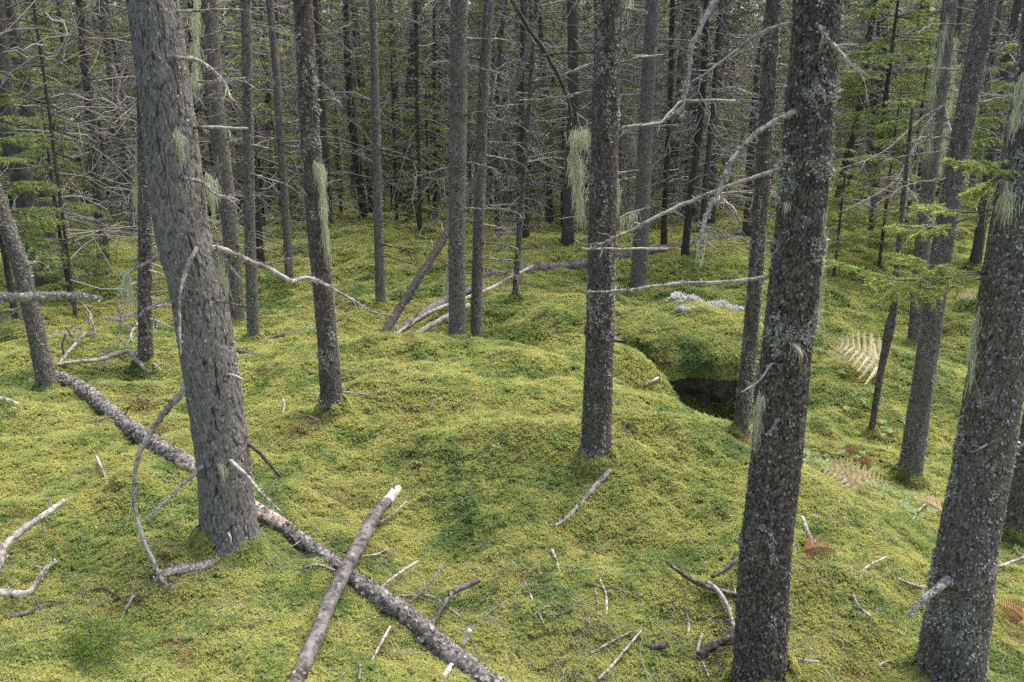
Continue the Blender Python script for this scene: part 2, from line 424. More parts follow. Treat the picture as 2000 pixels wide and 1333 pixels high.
def dead_branch(pts, rs, ntw=3, seed=0, sides=7, step=.02, amp=.006, twl=.12):
    """a bare branch with short side twigs; returns verts, tris"""
    b = Buf(); rr = np.random.default_rng(seed + 1000)
    p, r = resample(pts, rs, step); p = kink(p, amp, seed)
    r = r * (1 + .22 * fbm(np.arange(len(r)) * .55, np.zeros(len(r)) + seed, s=5, o=2))
    b.add(*tube(p, r, sides, .35, seed))
    T = norm(np.gradient(p, axis=0))
    for k in range(ntw):
        i = int(len(p) * rr.uniform(.25, .97)); i = min(i, len(p) - 1)
        d = norm(T[i] * rr.uniform(.3, 1.) + norm(rr.normal(size=3) * [1, 1, .8]) * .9)
        L = twl * rr.uniform(.3, 1.1); n = 6
        q = p[i] + d * np.linspace(0, L, n)[:, None] + np.cumsum(rr.normal(size=(n, 3)) * L * .06, 0) * (np.arange(n) > 0)[:, None]
        q[:, 2] -= np.linspace(0, 1, n) ** 2 * L * rr.uniform(-.2, .5)
        b.add(*tube(q, np.linspace(min(r[i] * .55, .0035), .0008, n), 4))
        if rr.random() < .6:
            q2 = q[3] + norm(d + rr.normal(size=3) * .8) * np.linspace(0, L * .5, 4)[:, None]
            b.add(*tube(q2, np.linspace(.0013, .0006, 4), 3))
    return b.get()
def scatter_flakes(Pn, Nn, Up, size, lift, seed, aspect=1.3, curl=.5):
    """small curled plates at points Pn with normals Nn: 2 quads each"""
    rr = np.random.default_rng(seed); n = len(Pn)
    S = norm(np.cross(Up, Nn)); U = norm(np.cross(Nn, S))
    a = rr.normal(size=n) * .35; ca, sa = np.cos(a)[:, None], np.sin(a)[:, None]
    S, U = S * ca + U * sa, U * ca - S * sa
    sz = size * rr.uniform(.5, 1.4, n)[:, None]; h = sz * aspect * rr.uniform(.7, 1.3, n)[:, None]
    lf = lift * rr.uniform(.2, 1.5, n)[:, None]
    j = lambda: (rr.uniform(-.2, .2, n)[:, None]) * sz
    v0 = Pn + S * (-.35 * sz + j()) + U * h * .5 - Nn * .001
    v1 = Pn + S * (.35 * sz + j()) + U * h * .5 - Nn * .001
    v2 = Pn + S * (.55 * sz + j()) + Nn * lf * .5
    v3 = Pn + S * (-.55 * sz + j()) + Nn * lf * .4
    v4 = Pn + S * (.3 * sz + j()) - U * (h * .5 + j()) + Nn * lf
    v5 = Pn + S * (-.3 * sz + j()) - U * (h * .45 + j()) + Nn * lf * 1.1
    V = np.stack([v0, v1, v2, v3, v4, v5], 1).reshape(-1, 3)
    o = np.arange(n)[:, None] * 6
    Fq = np.concatenate([o + [0, 3, 2], o + [0, 2, 1], o + [3, 5, 4], o + [3, 4, 2]])
    return V, Fq
def lichen_bits(Pn, Nn, size, seed):
    """crinkled leafy lichen: three upright random triangles per point"""
    rr = np.random.default_rng(seed); n = len(Pn); Vs = []
    for k in range(4):
        a = norm(rr.normal(size=(n, 3))); a = norm(a - Nn * np.sum(a * Nn, 1, keepdims=True) * .6)
        b = norm(np.cross(Nn, a)); s = size * rr.uniform(.5, 1.3, n)[:, None]
        p = Pn + a * s * .5 + Nn * .001
        Vs += [p - b * s * .5, p + b * s * .5, p + a * s * .7 + Nn * s * rr.uniform(.1, .9, n)[:, None]]
    V = np.stack(Vs, 1).reshape(-1, 3)
    return V, np.arange(len(V)).reshape(-1, 3)
def strands(starts, length, seed, width=.0022, sway=.03, seg=5):
    """hanging beard lichen"""
    rr = np.random.default_rng(seed); n = len(starts)
    L = np.asarray(length) * rr.uniform(.35, 1., n)
    p = starts.copy(); d = norm(rr.normal(size=(n, 3))) * .25; rows = [p]
    for k in range(seg):
        t = (k + 1) / seg
        p = p + (d * (1 - t) + np.array([0, 0, -1.]) * (.35 + t * .65) + rr.normal(size=(n, 3)) * .17) * (L / seg)[:, None]
        rows.append(p)
    R = np.stack(rows, 1); a = rr.uniform(0, np.pi, n)
    s = np.stack([np.cos(a), np.sin(a) * .4, np.zeros(n)], -1)[:, None] * (width * np.linspace(1, .35, seg + 1))[None, :, None]
    V = np.concatenate([R - s, R + s], 1).reshape(-1, 3); m = seg + 1
    o = np.arange(n)[:, None, None] * 2 * m; k = np.arange(seg)[None, :, None]
    Fq = np.concatenate([o + k, o + k + 1, o + k + 1 + m, o + k + m], -1).reshape(-1, 4)
    return V, np.concatenate([Fq[:, [0, 1, 2]], Fq[:, [0, 2, 3]]])

# ------------------------------------------------------------------ the ground sheet
ny, nx = 470, 470
ty = np.linspace(0, 1, ny)
Yr = -2.5 + 5.0 * ty + 150 * ty ** 3.4 + 2 * ty
rx = np.linspace(-1, 1, nx); rx = rx * (.75 + .25 * rx ** 2)
GX = rx[None, :] * (.85 * (Yr[:, None] + 2.5) + .8); GY = np.repeat(Yr[:, None], nx, 1)
GZ = ground(GX, GY)
ii = np.arange(ny - 1)[:, None] * nx + np.arange(nx - 1)[None, :]
GF = np.stack([ii, ii + 1, ii + nx + 1, ii + nx], -1).reshape(-1, 4)
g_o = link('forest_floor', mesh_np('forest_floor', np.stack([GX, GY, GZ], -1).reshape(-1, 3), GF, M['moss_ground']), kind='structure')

# ------------------------------------------------------------------ moss clumps (instanced on points)
def clump_mesh(name, n, R, h, bl, bw, blades, seed, mat):
    rr = np.random.default_rng(seed); Vs = []
    for k in range(n):
        r = R * math.sqrt(rr.random()); a = rr.uniform(0, 6.283)
        c = np.array([r * math.cos(a), r * math.sin(a), 0]); top = c + [0, 0, h * rr.uniform(.45, 1.1)] + np.append(rr.normal(size=2) * h * .3, 0)
        for j in range(blades):
            t = rr.uniform(.35, 1); o = c * (1 - t) + top * t; b = rr.uniform(0, 6.283); el = rr.uniform(.05, 1.)
            d = np.array([math.cos(b) * math.cos(el), math.sin(b) * math.cos(el), math.sin(el)])
            s = np.array([-math.sin(b), math.cos(b), rr.uniform(-.4, .4)])
            L = bl * rr.uniform(.6, 1.3)
            Vs += [o - s * bw * .5, o + s * bw * .5, o + d * L]
    V = np.array(Vs)
    return mesh_np(name, V, np.arange(len(V)).reshape(-1, 3), mat, smooth=False)
def leaf_clump(name, n, R, h, seed, mat, ll=.011):
    rr = np.random.default_rng(seed); V = []; Fc = []
    for k in range(n):
        r = R * math.sqrt(rr.random()); a = rr.uniform(0, 6.283); o = np.array([r * math.cos(a), r * math.sin(a), h * rr.uniform(.3, 1.1)])
        for j in range(5):
            b = rr.uniform(0, 6.283); el = rr.uniform(-.1, .6)
            d = np.array([math.cos(b) * math.cos(el), math.sin(b) * math.cos(el), math.sin(el)]); s = np.array([-math.sin(b), math.cos(b), 0])
            i = len(V); L = ll * rr.uniform(.7, 1.3)
            V += [o, o + d * L * .5 + s * L * .32, o + d * L, o + d * L * .5 - s * L * .32]; Fc += [[i, i + 1, i + 2], [i, i + 2, i + 3]]
    return mesh_np(name, V, np.array(Fc), mat, smooth=False)
def proto_collection(name, meshes):
    c = bpy.data.collections.new(name)
    for k, me in enumerate(meshes): c.objects.link(bpy.data.objects.new('%s_%d' % (name, k), me))
    return c
def instancer(name, pts, nrm, scl, idx, coll, parent=None):
    """one object whose geometry nodes set clumps of the collection on its points"""
    n = len(pts); a = RNG.uniform(0, 6.283, n)
    Z = norm(nrm); X = norm(np.cross(np.stack([np.cos(a), np.sin(a), a * 0], -1), Z)); Y = np.cross(Z, X)
    # rotation matrix columns X,Y,Z -> XYZ euler
    ry = np.arcsin(np.clip(-X[:, 2], -1, 1)); rx_ = np.arctan2(Y[:, 2], Z[:, 2]); rz = np.arctan2(X[:, 1], X[:, 0])
    me = bpy.data.meshes.new(name); me.vertices.add(n)
    off = org(parent) if parent is not None else 0
    me.vertices.foreach_set('co', (pts - off).astype(np.float32).ravel())
    at = me.attributes.new('rot', 'FLOAT_VECTOR', 'POINT'); at.data.foreach_set('vector', np.stack([rx_, ry, rz], -1).astype(np.float32).ravel())
    at = me.attributes.new('scl', 'FLOAT', 'POINT'); at.data.foreach_set('value', scl.astype(np.float32))
    at = me.attributes.new('pick', 'INT', 'POINT'); at.data.foreach_set('value', idx.astype(np.int32))
    o = link(name, me, parent, kind='stuff')
    ng = bpy.data.node_groups.new(name + '_nodes', 'GeometryNodeTree')
    ng.interface.new_socket('Geometry', in_out='INPUT', socket_type='NodeSocketGeometry')
    ng.interface.new_socket('Geometry', in_out='OUTPUT', socket_type='NodeSocketGeometry')
    N = ng.nodes; i_ = N.new('NodeGroupInput'); o_ = N.new('NodeGroupOutput')
    ip = N.new('GeometryNodeInstanceOnPoints'); ci = N.new('GeometryNodeCollectionInfo')
    ci.inputs['Collection'].default_value = coll; ci.inputs['Separate Children'].default_value = True; ci.inputs['Reset Children'].default_value = True
    ip.inputs['Pick Instance'].default_value = True
    def na(nm, ty):
        q = N.new('GeometryNodeInputNamedAttribute'); q.data_type = ty; q.inputs['Name'].default_value = nm; return q.outputs[0]
    L = ng.links
    mp = N.new('GeometryNodeMeshToPoints'); L.new(i_.outputs[0], mp.inputs['Mesh']); L.new(mp.outputs[0], ip.inputs['Points'])
    L.new(ci.outputs[0], ip.inputs['Instance']); L.new(na('pick', 'INT'), ip.inputs['Instance Index'])
    e2r = N.new('FunctionNodeEulerToRotation'); L.new(na('rot', 'FLOAT_VECTOR'), e2r.inputs[0]); L.new(e2r.outputs[0], ip.inputs['Rotation'])
    L.new(na('scl', 'FLOAT'), ip.inputs['Scale']); L.new(ip.outputs[0], o_.inputs[0])
    md = o.modifiers.new('scatter', 'NODES'); md.node_group = ng
    return o

moss_c = proto_collection('moss_clump', [clump_mesh('moss_clump', 26, .026, .022, .0105, .0038, 7, 50 + k, M['moss']) for k in range(6)])
shrub_c = proto_collection('shrub_clump', [leaf_clump('shrub_clump', 9, .035, .045, 80 + k, M['shrub']) for k in range(4)])
def sample_ground(y0, y1, dens):
    hw = .83 * y1 + .7; A = 2 * hw * (y1 - y0); n = int(A * dens)
    x = RNG.uniform(-hw, hw, n); y = RNG.uniform(y0, y1, n)
    k = np.abs(x) < .83 * y + .7
    return x[k], y[k]
def gnormal(x, y, e=.03):
    gx = (ground(x + e, y) - ground(x - e, y)) / (2 * e); gy = (ground(x, y + e) - ground(x, y - e)) / (2 * e)
    return norm(np.stack([-gx, -gy, np.ones_like(gx)], -1))
XS = []; YS_ = []; SS = []
yb = 2.0
while yb < 60:
    y1 = yb * 1.12; ym = (yb + y1) / 2
    s = max(1.0, (ym / 4.5) ** .78)
    x, y = sample_ground(yb, y1, 2300 / s ** 2 * (1 if ym < 25 else .7))
    XS.append(x); YS_.append(y); SS.append(np.full(len(x), s)); yb = y1
mx, my, ms = map(np.concatenate, (XS, YS_, SS))
ms = ms * RNG.uniform(.7, 1.3, len(mx))
mn = gnormal(mx, my); mn = norm(mn + np.array([0, 0, .6]) + RNG.normal(size=mn.shape) * .14)
instancer('feather_moss', np.stack([mx, my, ground(mx, my) - .003], -1), mn, ms, RNG.integers(0, 6, len(mx)), moss_c)
print('moss instances', len(mx))
x, y = sample_ground(2.2, 13, 380)
k = fbm(x * 1.5, y * 1.5, s=77, o=4) + .35 * fbm(x * 7, y * 7, s=78, o=2) > .36
x, y = x[k], y[k]
instancer('ground_shrubs', np.stack([x, y, ground(x, y)], -1), norm(gnormal(x, y) + [0, 0, 1.]), RNG.uniform(.6, 1.25, len(x)) * np.maximum(1, (y / 6)), RNG.integers(0, 4, len(x)), shrub_c)

x = np.concatenate([RNG.normal(c[0], c[2], 20) for c in [(2.6, 6.3, .25), (3.6, 8.3, .4), (3.1, 7.0, .3), (4.4, 10.0, .5), (2.95, 5.9, .2)]])
y = np.concatenate([RNG.normal(c[1], c[2], 20) for c in [(2.6, 6.3, .25), (3.6, 8.3, .4), (3.1, 7.0, .3), (4.4, 10.0, .5), (2.95, 5.9, .2)]])
big_c = proto_collection('leafy_plant', [leaf_clump('leafy_plant', 3, .03, .06, 180 + k, M['leafy'], .035) for k in range(3)])
instancer('leafy_herbs', np.stack([x, y, ground(x, y) + .02], -1), np.tile([[0, -.2, 1.]], (len(x), 1)), RNG.uniform(.7, 1.2, len(x)), RNG.integers(0, 3, len(x)), big_c)
# ------------------------------------------------------------------ mossy boulder over the hollow
BC = np.array([2.08, 9.45, CAMZ - 2.88])
b_t = thing('mossy_boulder', BC + [0, 0, -.3], 'low domed boulder cloaked in yellow moss overhanging a dark hollow', 'boulder')
nu, nv = 150, 90
uu = np.linspace(0, 2 * np.pi, nu, endpoint=False)[None, :]; vv = np.linspace(-np.pi / 2, np.pi / 2, nv)[:, None]
cx = np.cos(vv) * np.cos(uu); cy = np.cos(vv) * np.sin(uu); cz = np.sin(vv) * np.ones_like(uu)
f_ = .9 + .16 * fbm(cx * 1.6 + 3, cy * 1.6, cz * 1.6, s=31, o=4) + .03 * fbm(cx * 9, cy * 9, cz * 9, s=33, o=2)
sq = np.sign(cz) * np.abs(cz) ** .8
bx = BC[0] + 1.08 * f_ * cx; by = BC[1] + 1.0 * f_ * cy
bz = BC[2] + np.where(cz > 0, .50, .07) * f_ * sq - .06 * np.clip(cx, 0, 1) + np.where(cz < .15, -.16, .02) * np.clip(-cx - .2, 0, 1)
BV = np.stack([bx, by, bz], -1)
i0 = (np.arange(nv - 1)[:, None] * nu); j0 = np.arange(nu)[None, :]; j1 = (j0 + 1) % nu
BF = np.stack([i0 + j0, i0 + j1, i0 + nu + j1, i0 + nu + j0], -1).reshape(-1, 4)
vmid = np.repeat((vv[:-1, 0] + vv[1:, 0]) / 2, nu)
bo = part('rock', BV.reshape(-1, 3), BF, [M['rock'], M['moss_ground']], b_t, fmat=(vmid > -.12).astype(int))
nB = 15000
ua = RNG.uniform(0, nu, nB); va = RNG.uniform(.42 * nv, nv - 1.01, nB)
keep = RNG.random(nB) < np.cos((va / (nv - 1) - .5) * np.pi)
ua, va = ua[keep], va[keep]
bi, bj = va.astype(int), ua.astype(int) % nu; fa, fb = (va - bi)[:, None], (ua - ua.astype(int))[:, None]
bp = (BV[bi, bj] * (1 - fa) + BV[bi + 1, bj] * fa) * (1 - fb) + (BV[bi, (bj + 1) % nu] * (1 - fa) + BV[bi + 1, (bj + 1) % nu] * fa) * fb
bn = norm((bp - BC) / np.array([1.08, 1., .5]) ** 2)
k = bn[:, 2] > -.45
instancer('moss', bp[k], norm(bn[k] + [0, 0, .35] + RNG.normal(size=bn[k].shape) * .15), RNG.uniform(1.2, 2.2, k.sum()), RNG.integers(0, 6, k.sum()), moss_c, b_t)
def on_boulder(u, v):
    d = P(u, v, 1.) - np.array([0, 0, CAMZ]); best = None
    W = BV.reshape(-1, 3); top = W[W[:, 2] > BC[2] - .05]
    t = top[:, 1]; q = np.array([0, 0, CAMZ]) + d[None] * t[:, None]
    e = np.hypot(q[:, 0] - top[:, 0], q[:, 2] - top[:, 2]) + .002 * t
    return top[np.argmin(e)]
fe = np.random.default_rng(88); st_ = []
for k in range(420):
    j = fe.integers(int(nu * .55), int(nu * .98)); i = int(nv * fe.uniform(.40, .47)); st_.append(BV[i, j] + fe.normal(size=3) * .015)
part('hanging_rootlets', *strands(np.array(st_), np.full(len(st_), .11), 3, .004), M['rootlet'], b_t, kind='stuff', smooth=False)
# stones deep in the hollow
hs = thing('hollow_stone', np.array([2.2, 9.3, gz(2.2, 9.3)]), 'dark rock face inside the hollow under the boulder', 'rock')
hx = np.linspace(1.1, 3.2, 40); hz = np.linspace(-.25, .75, 24)
HX, HZ = np.meshgrid(hx, hz)
HY = 9.0 + .25 * fbm(HX * 2.5, HZ * 2.5, s=41, o=4) + .18 * (HX - 2.1) ** 2 * 0 + .1 * HZ
HV = np.concatenate([np.stack([HX, HY, HZ + BC[2] - .55], -1).reshape(-1, 3), np.stack([HX, HY + .5, HZ + BC[2] - .55], -1).reshape(-1, 3)])
ii = np.arange(23)[:, None] * 40 + np.arange(39)[None, :]
q = np.stack([ii, ii + 1, ii + 41, ii + 40], -1).reshape(-1, 4); nq = 40 * 24
rim = [[a, b, b + nq, a + nq] for a, b in [(c, c + 1) for c in range(39)] + [(23 * 40 + c + 1, 23 * 40 + c) for c in range(39)] + [(r * 40 + 40, r * 40) for r in range(23)] + [(r * 40 + 39, r * 40 + 79) for r in range(23)]]
part('stone_face', HV, np.concatenate([q, q[:, ::-1] + nq, np.array(rim)]), M['rock'], hs)  # same dark rock colour as the boulder
# reindeer lichen cushions on top
def cushion(seed):
    rr = np.random.default_rng(seed); n = 700
    d = norm(rr.normal(size=(n, 3)) * [1, 1, .8]); d[:, 2] = np.abs(d[:, 2]); p = d * .058 * rr.uniform(.75, 1.05, n)[:, None]
    V, Fc = lichen_bits(p, d, .018, seed); return mesh_np('lichen_cushion', V, Fc, M['white_lichen'], smooth=False)
cm = [cushion(200 + k) for k in range(3)]
for k, (u, v, s) in enumerate([(1330,588,1.2),(1345,592,1.1),(1358,594,1.3),(1372,598,1.2),(1338,602,.9),(1352,606,.8),(1386,600,1.),(1400,596,1.2),(1412,600,1.3),(1424,605,1.1),(1436,609,1.2),(1450,612,1.),(1443,604,.8),(1366,604,.9),(1322,598,.8),(1316,604,.6),(1262,603,.5),(1205,622,.6),(1340,580,.8),(1350,584,.9),(1362,586,.9),(1378,606,.7),(1405,606,.7),(1420,612,.6),(1432,600,.8)]):
    q = on_boulder(u + RNG.normal() * 5, v + RNG.normal() * 5); s = s * RNG.uniform(.6, 1.15)
    o = link('lichen_cushion', cm[k % 3], b_t, q - org(b_t)); o.scale = (s * 1.15, s * 1.15, s * 1.1); o.rotation_euler = (0, 0, k * 1.3)
    if k == 0: o['label'] = 'fluffy white reindeer lichen cushion'

# ------------------------------------------------------------------ standing trees
class Tree: pass
def trunk_tree(label, rows, Y=None, bark='scaly', res=(96, .009), mats=None, dY=0., flakes=2500, lich=1500, up=2.5, name='spruce_tree', furrow=False, amp=.004, cell=(.017, .022), lthr=.12, rings=()):
    """rows: (u, v, width px) from the base upwards"""
    t = Tree(); u, v, w = rows[0]
    if Y is None: base = hit(u, v)
    else: base = P(u, v, Y); base[2] = gz(base[0], base[1])
    t.Y = base[1]; t.dY = dY; t.rows = rows
    pts = []; rs = []
    vb, vt = rows[0][1], rows[-1][1]
    for (uu_, v_, w_) in rows:
        Yv = t.Y + dY * (vb - v_) / max(vb - vt, 1); pts.append(P(uu_, v_, Yv)); rs.append(rad(w_, v_, Yv) * .90)
    pts[0] = base.copy() if Y is None else pts[0]
    if Y is not None and pts[0][2] > base[2]:
        pts.insert(0, base + [0, 0, 0]); rs.insert(0, rs[0])
    d = norm(pts[1] - pts[0]); pts.insert(0, pts[0] - d * .18); rs.insert(0, rs[0])
    d = norm(pts[-1] - pts[-2]); d = norm(d + np.array([0, 0, .2]))
    top = pts[-1] + d * .25
    pts.append(top); rs.append(rs[-1] * .98)
    step = res[1]; p, r = resample(pts, rs, step)
    t.th = thing(name, base, label, 'tree'); t.base = base
    sides = res[0]
    L = np.concatenate([[0], np.cumsum(np.linalg.norm(np.diff(p, axis=0), axis=1))])
    T, N, B = frames(p)
    th = np.arange(sides) * 2 * np.pi / sides; TH, LL = np.meshgrid(th, L)
    sd_ = int(abs(u) * 7 + v) % 1000
    hh = np.maximum(LL - .18, 0)
    flare = 1 + (.26 if furrow else .12) * np.exp(-hh / .07) * (1 + .5 * np.cos(TH * 3 + sd_)) + .05 * np.exp(-hh / .35)
    rm = float(np.mean(r)); per = max(6, int(round(2 * np.pi * rm / cell[0] * 1.0)))
    wx = TH / (2 * np.pi) * per + .95 * fbm(np.cos(TH) * 4, np.sin(TH) * 4, LL * 14, s=sd_, o=2)
    wy = LL / cell[1] + 1.2 * fbm(np.cos(TH) * 4, np.sin(TH) * 4, LL * 10 + 9, s=sd_ + 1, o=2)
    f1, f2, cid = worley(wx, wy, per, sd_)
    crack = np.clip(f2 - f1, 0, 1)
    if furrow:
        k1 = rm / .016
        wq = .5 * fbm(np.cos(TH) * k1 * .8, np.sin(TH) * k1 * .8, LL * 12, s=sd_ + 7, o=2)
        n1_ = np.abs(vnoise(np.cos(TH) * k1 + wq, np.sin(TH) * k1 + wq, LL * 12 + wq, s=sd_ + 8)); n2_ = np.abs(vnoise(np.cos(TH) * k1 * 2.1 + wq, np.sin(TH) * k1 * 2.1, LL * 26 + wq, s=sd_ + 9))
        crack = np.clip(np.minimum(n1_ * 1.6, n2_ * 1.9 + .1) * 1.5, 0, 1); cid = .5 + .5 * vnoise(np.cos(TH) * k1 * 2, np.sin(TH) * k1 * 2, LL * 40, s=sd_ + 10)
    lump = fbm(np.cos(TH) * 1.4, np.sin(TH) * 1.4, LL * 3.2, s=sd_ + 2, o=3)
    fine = fbm(np.cos(TH) * 14, np.sin(TH) * 14, LL * 60, s=sd_ + 4, o=2)
    disp = amp * (np.minimum(crack * 3.2, 1) - .6 + .55 * (cid - .5) + .35 * fine) + .05 * rm * lump
    RR = r[:, None] * flare + disp
    for (rv, ra) in rings:   # swollen old branch whorls
        k = np.argmin(np.abs(p[:, 2] - P(rows[0][0], rv, t.Y)[2])); RR = RR + ra * np.exp(-((LL - L[k]) / .03) ** 2) * (.6 + .5 * np.sin(TH * 2 + rv))
    V = p[:, None] + RR[..., None] * (np.cos(th)[None, :, None] * N[:, None] + np.sin(th)[None, :, None] * B[:, None])
    n = len(p); i = np.arange(n - 1)[:, None] * sides; j = np.arange(sides)[None, :]; j2 = (j + 1) % sides
    Fq = np.stack([i + j, i + j2, i + sides + j2, i + sides + j], -1).reshape(-1, 4)
    mt = M['bark_' + bark]
    part('trunk', V.reshape(-1, 3), Fq, mt, t.th, attrs={'crack': crack, 'cell': cid})
    # plain upper trunk beyond the frame
    q = p[-1] + d * np.linspace(0, up, 8)[:, None]
    part('upper_trunk', *tube(q, np.linspace(r[-1], r[-1] * .7, 8), 14, .1, sd_), M['bark_far'], t.th)
    rr = np.random.default_rng(sd_)
    def surf(m, weight=None):
        a = rr.integers(0, n, m * 3); b_ = rr.integers(0, sides, m * 3)
        if weight is not None:
            k_ = weight(a, b_); a, b_ = a[k_], b_[k_]
        a, b_ = a[:m], b_[:m]
        nn = np.cos(th)[b_, None] * N[a] + np.sin(th)[b_, None] * B[a]
        return V[a, b_], nn, T[a]
    if flakes:
        Pn, Nn, Up = surf(flakes)
        part('bark_flakes', *scatter_flakes(Pn, Nn, Up, cell[0] * (.36 if not furrow else .30), .004 if not furrow else .003, sd_, 1.2 if not furrow else 2.6), M['flake_dark' if bark == 'scaly' else 'flake'], t.th, kind='stuff', smooth=False)
    if lich:
        def wgt(a, b_):
            f = fbm(np.cos(th[b_]) * 1.7, np.sin(th[b_]) * 1.7, L[a] * 5, s=sd_ + 6, o=4)
            for (rv, ra) in rings:
                kk = np.argmin(np.abs(p[:, 2] - P(rows[0][0], rv, t.Y)[2])); f = f + .9 * np.exp(-((L[a] - L[kk]) / .035) ** 2) * (np.sin(th[b_] * 2 + rv) > -.4)
            return f > lthr
        Pn, Nn, Up = surf(lich, wgt)
        if len(Pn): part('leafy_lichen', *lichen_bits(Pn, Nn, .011, sd_), M['lichen'], t.th, kind='stuff', smooth=False)
    t.r0 = rm
    if Y is None or base[1] < 9:   # moss creeping up the foot
        m = int(900 * rm / .1); a = rr.uniform(0, 6.283, m); e = rr.exponential(.30, m); e = e[e < 1.2]; a = a[:len(e)]
        R_ = rs[1] * (1.08 + .55 * e) + .004; x_ = base[0] + np.cos(a) * R_; y_ = base[1] + np.sin(a) * R_
        z_ = ground(x_, y_) + .055 * np.exp(-e * 3) * (1 + fbm(np.cos(a) * 2, np.sin(a) * 2, s=sd_, o=2) * 1.4)
        q_ = norm(np.stack([np.cos(a) * .8, np.sin(a) * .8, np.ones(len(a))], -1) + rr.normal(size=(len(a), 3)) * .2)
        instancer('moss', np.stack([x_, y_, z_], -1), q_, rr.uniform(.6, 1.2, len(a)) * max(1, base[1] / 5.5), rr.integers(0, 6, len(a)), moss_c, t.th)
    return t
def axis_at(t, v):
    rows = t.rows
    vs = [r_[1] for r_ in rows][::-1]
    vb, vt = rows[0][1], rows[-1][1]
    return np.interp(v, vs, [r_[0] for r_ in rows][::-1]), np.interp(v, vs, [r_[2] for r_ in rows][::-1]), t.Y + t.dY * (vb - v) / max(vb - vt, 1)
_bs = [0]
def tree_branch(t, path, dy=0., mat='wood', tw=3, label=None, beard=None, twl=.12, lich=0, amp=.006):
    """path: (u, v, width px) starting on the trunk; dy: how far the tip leans away (+) or towards the camera (-)"""
    _bs[0] += 1; u0, v0 = path[0][:2]; au, aw, aY = axis_at(t, v0)
    dx = np.clip((u0 - au) / (aw / 2), -1, 1); R = rad(aw, v0, aY)
    y0 = aY - R * math.sqrt(1 - dx * dx) * .95
    pts = [P(u0 + (au - u0) * .4, v0, y0 + R * .5)]; rs = [rad(path[0][2], v0, y0)]
    m = len(path)
    for k, (u, v, w) in enumerate(path):
        Y = y0 + dy * k / (m - 1); pts.append(P(u, v, Y)); rs.append(rad(w, v, Y) * .76)
    o = part('branch', *dead_branch(pts, rs, int(tw * 1.6) + (tw > 0), _bs[0], 8, .015, amp, twl), M[mat], t.th, label=label)
    if lich:
        p, r = resample(pts, rs, .01); rr = np.random.default_rng(_bs[0]); k = rr.integers(0, len(p), lich)
        nn = norm(rr.normal(size=(lich, 3)) + [0, 0, .5]); off = o.location
        V, Fc = lichen_bits(p[k] + nn * r[k, None] * .95, nn, .008, _bs[0])
        sub = link('leafy_lichen', mesh_np('leafy_lichen', V - org(t.th), Fc, M['lichen'], smooth=False), o, kind='stuff')
    return pts
def beard(t, path, n, length, spread=.01, seed=1, dyo=0., width=.003):
    """beard lichen hanging from a line of pixels on the tree"""
    rr = np.random.default_rng(seed + 300); m = len(path)
    S = []
    for k in range(n):
        a = rr.uniform(0, m - 1.001); i = int(a); f = a - i
        u = path[i][0] * (1 - f) + path[i + 1][0] * f; v = path[i][1] * (1 - f) + path[i + 1][1] * f
        au, aw, aY = axis_at(t, v); dx = np.clip((u - au) / (aw / 2), -1, 1); R = rad(aw, v, aY)
        S.append(P(u, v, aY - R * math.sqrt(1 - dx * dx) * 1.03 + dyo) + rr.normal(size=3) * spread * (1.1 + 1.1 * math.sin(v * .11 + seed)))
    V, Fc = strands(np.array(S), length * (.6 + .9 * rr.random(n) ** 3 * 1.6), seed, width * .62)
    return part('beard_lichen', V, Fc, M['beard'], t.th, kind='stuff', smooth=False)

T1 = trunk_tree('large furrowed grey spruce leaning left beside the long fallen log', [(450,1070,110),(436,900,110),(408,700,112),(382,550,110),(356,450,109),(325,200,106),(298,0,103),(285,-90,101)], bark='furrow', res=(200, .0075), flakes=4500, lich=1500, furrow=True, amp=.0085, cell=(.019, .075), lthr=.27)
T2 = trunk_tree('dark spruce with a broad pale beard of lichen down its right side', [(650,812,46),(638,650,42),(620,450,42),(605,250,40),(592,0,39),(588,-80,38)], res=(110, .009), flakes=3000, lich=4200, lthr=.24, rings=((780,.006),(690,.006),(280,.006),(215,.006),(165,.005)), cell=(.015,.017))
T3 = trunk_tree('straight scaly spruce rooted in the middle of the moss mound', [(1163,908,62),(1170,700,60),(1177,450,59),(1183,200,58),(1189,0,58),(1191,-90,57)], res=(130, .009), flakes=5500, lich=4200, lthr=.25, rings=((880,.006),(650,.006)), cell=(.017,.019))
T4 = trunk_tree('stout dark spruce with long pale bare branches reaching left', [(1483,1325,108),(1494,1100,106),(1515,900,105),(1540,650,102),(1562,450,100),(1582,200,98),(1597,0,97),(1604,-100,96)], Y=3.42, res=(190, .0075), flakes=8000, lich=8200, lthr=.27, rings=((640,.010),(330,.008),(180,.012),(480,.006)), cell=(.021,.026), amp=.0065)
T5 = trunk_tree('thick lichen spotted spruce leaning out of frame at the right', [(1853,1345,130),(1872,1200,124),(1892,1050,118),(1920,900,112),(1950,700,110),(1990,450,108),(2020,250,106),(2045,80,104),(2060,-80,102)], Y=3.45, bark='grey', res=(190, .0075), flakes=7500, lich=7500, lthr=.28, cell=(.022,.034), amp=.0055)
T6 = trunk_tree('slanting mossy grey trunk beside the upper end of the long log', [(97,772,38),(70,650,35),(40,520,33),(12,440,31),(-20,340,30),(-60,200,32)], bark='grey', res=(80, .012), flakes=1800, lich=1200)
T7 = trunk_tree('thin blackish trunk with many short pale spikes left of the big spruce', [(285,724,30),(283,600,28),(283,450,27),(280,200,26),(275,0,24)], res=(60, .014), flakes=1500, lich=700)
T8 = trunk_tree('slim dark spruce rising in front of the hollow', [(1445,858,31),(1462,700,31),(1480,480,31),(1495,250,33),(1512,0,33),(1518,-60,33)], res=(80, .011), flakes=2200, lich=2200, lthr=.1)
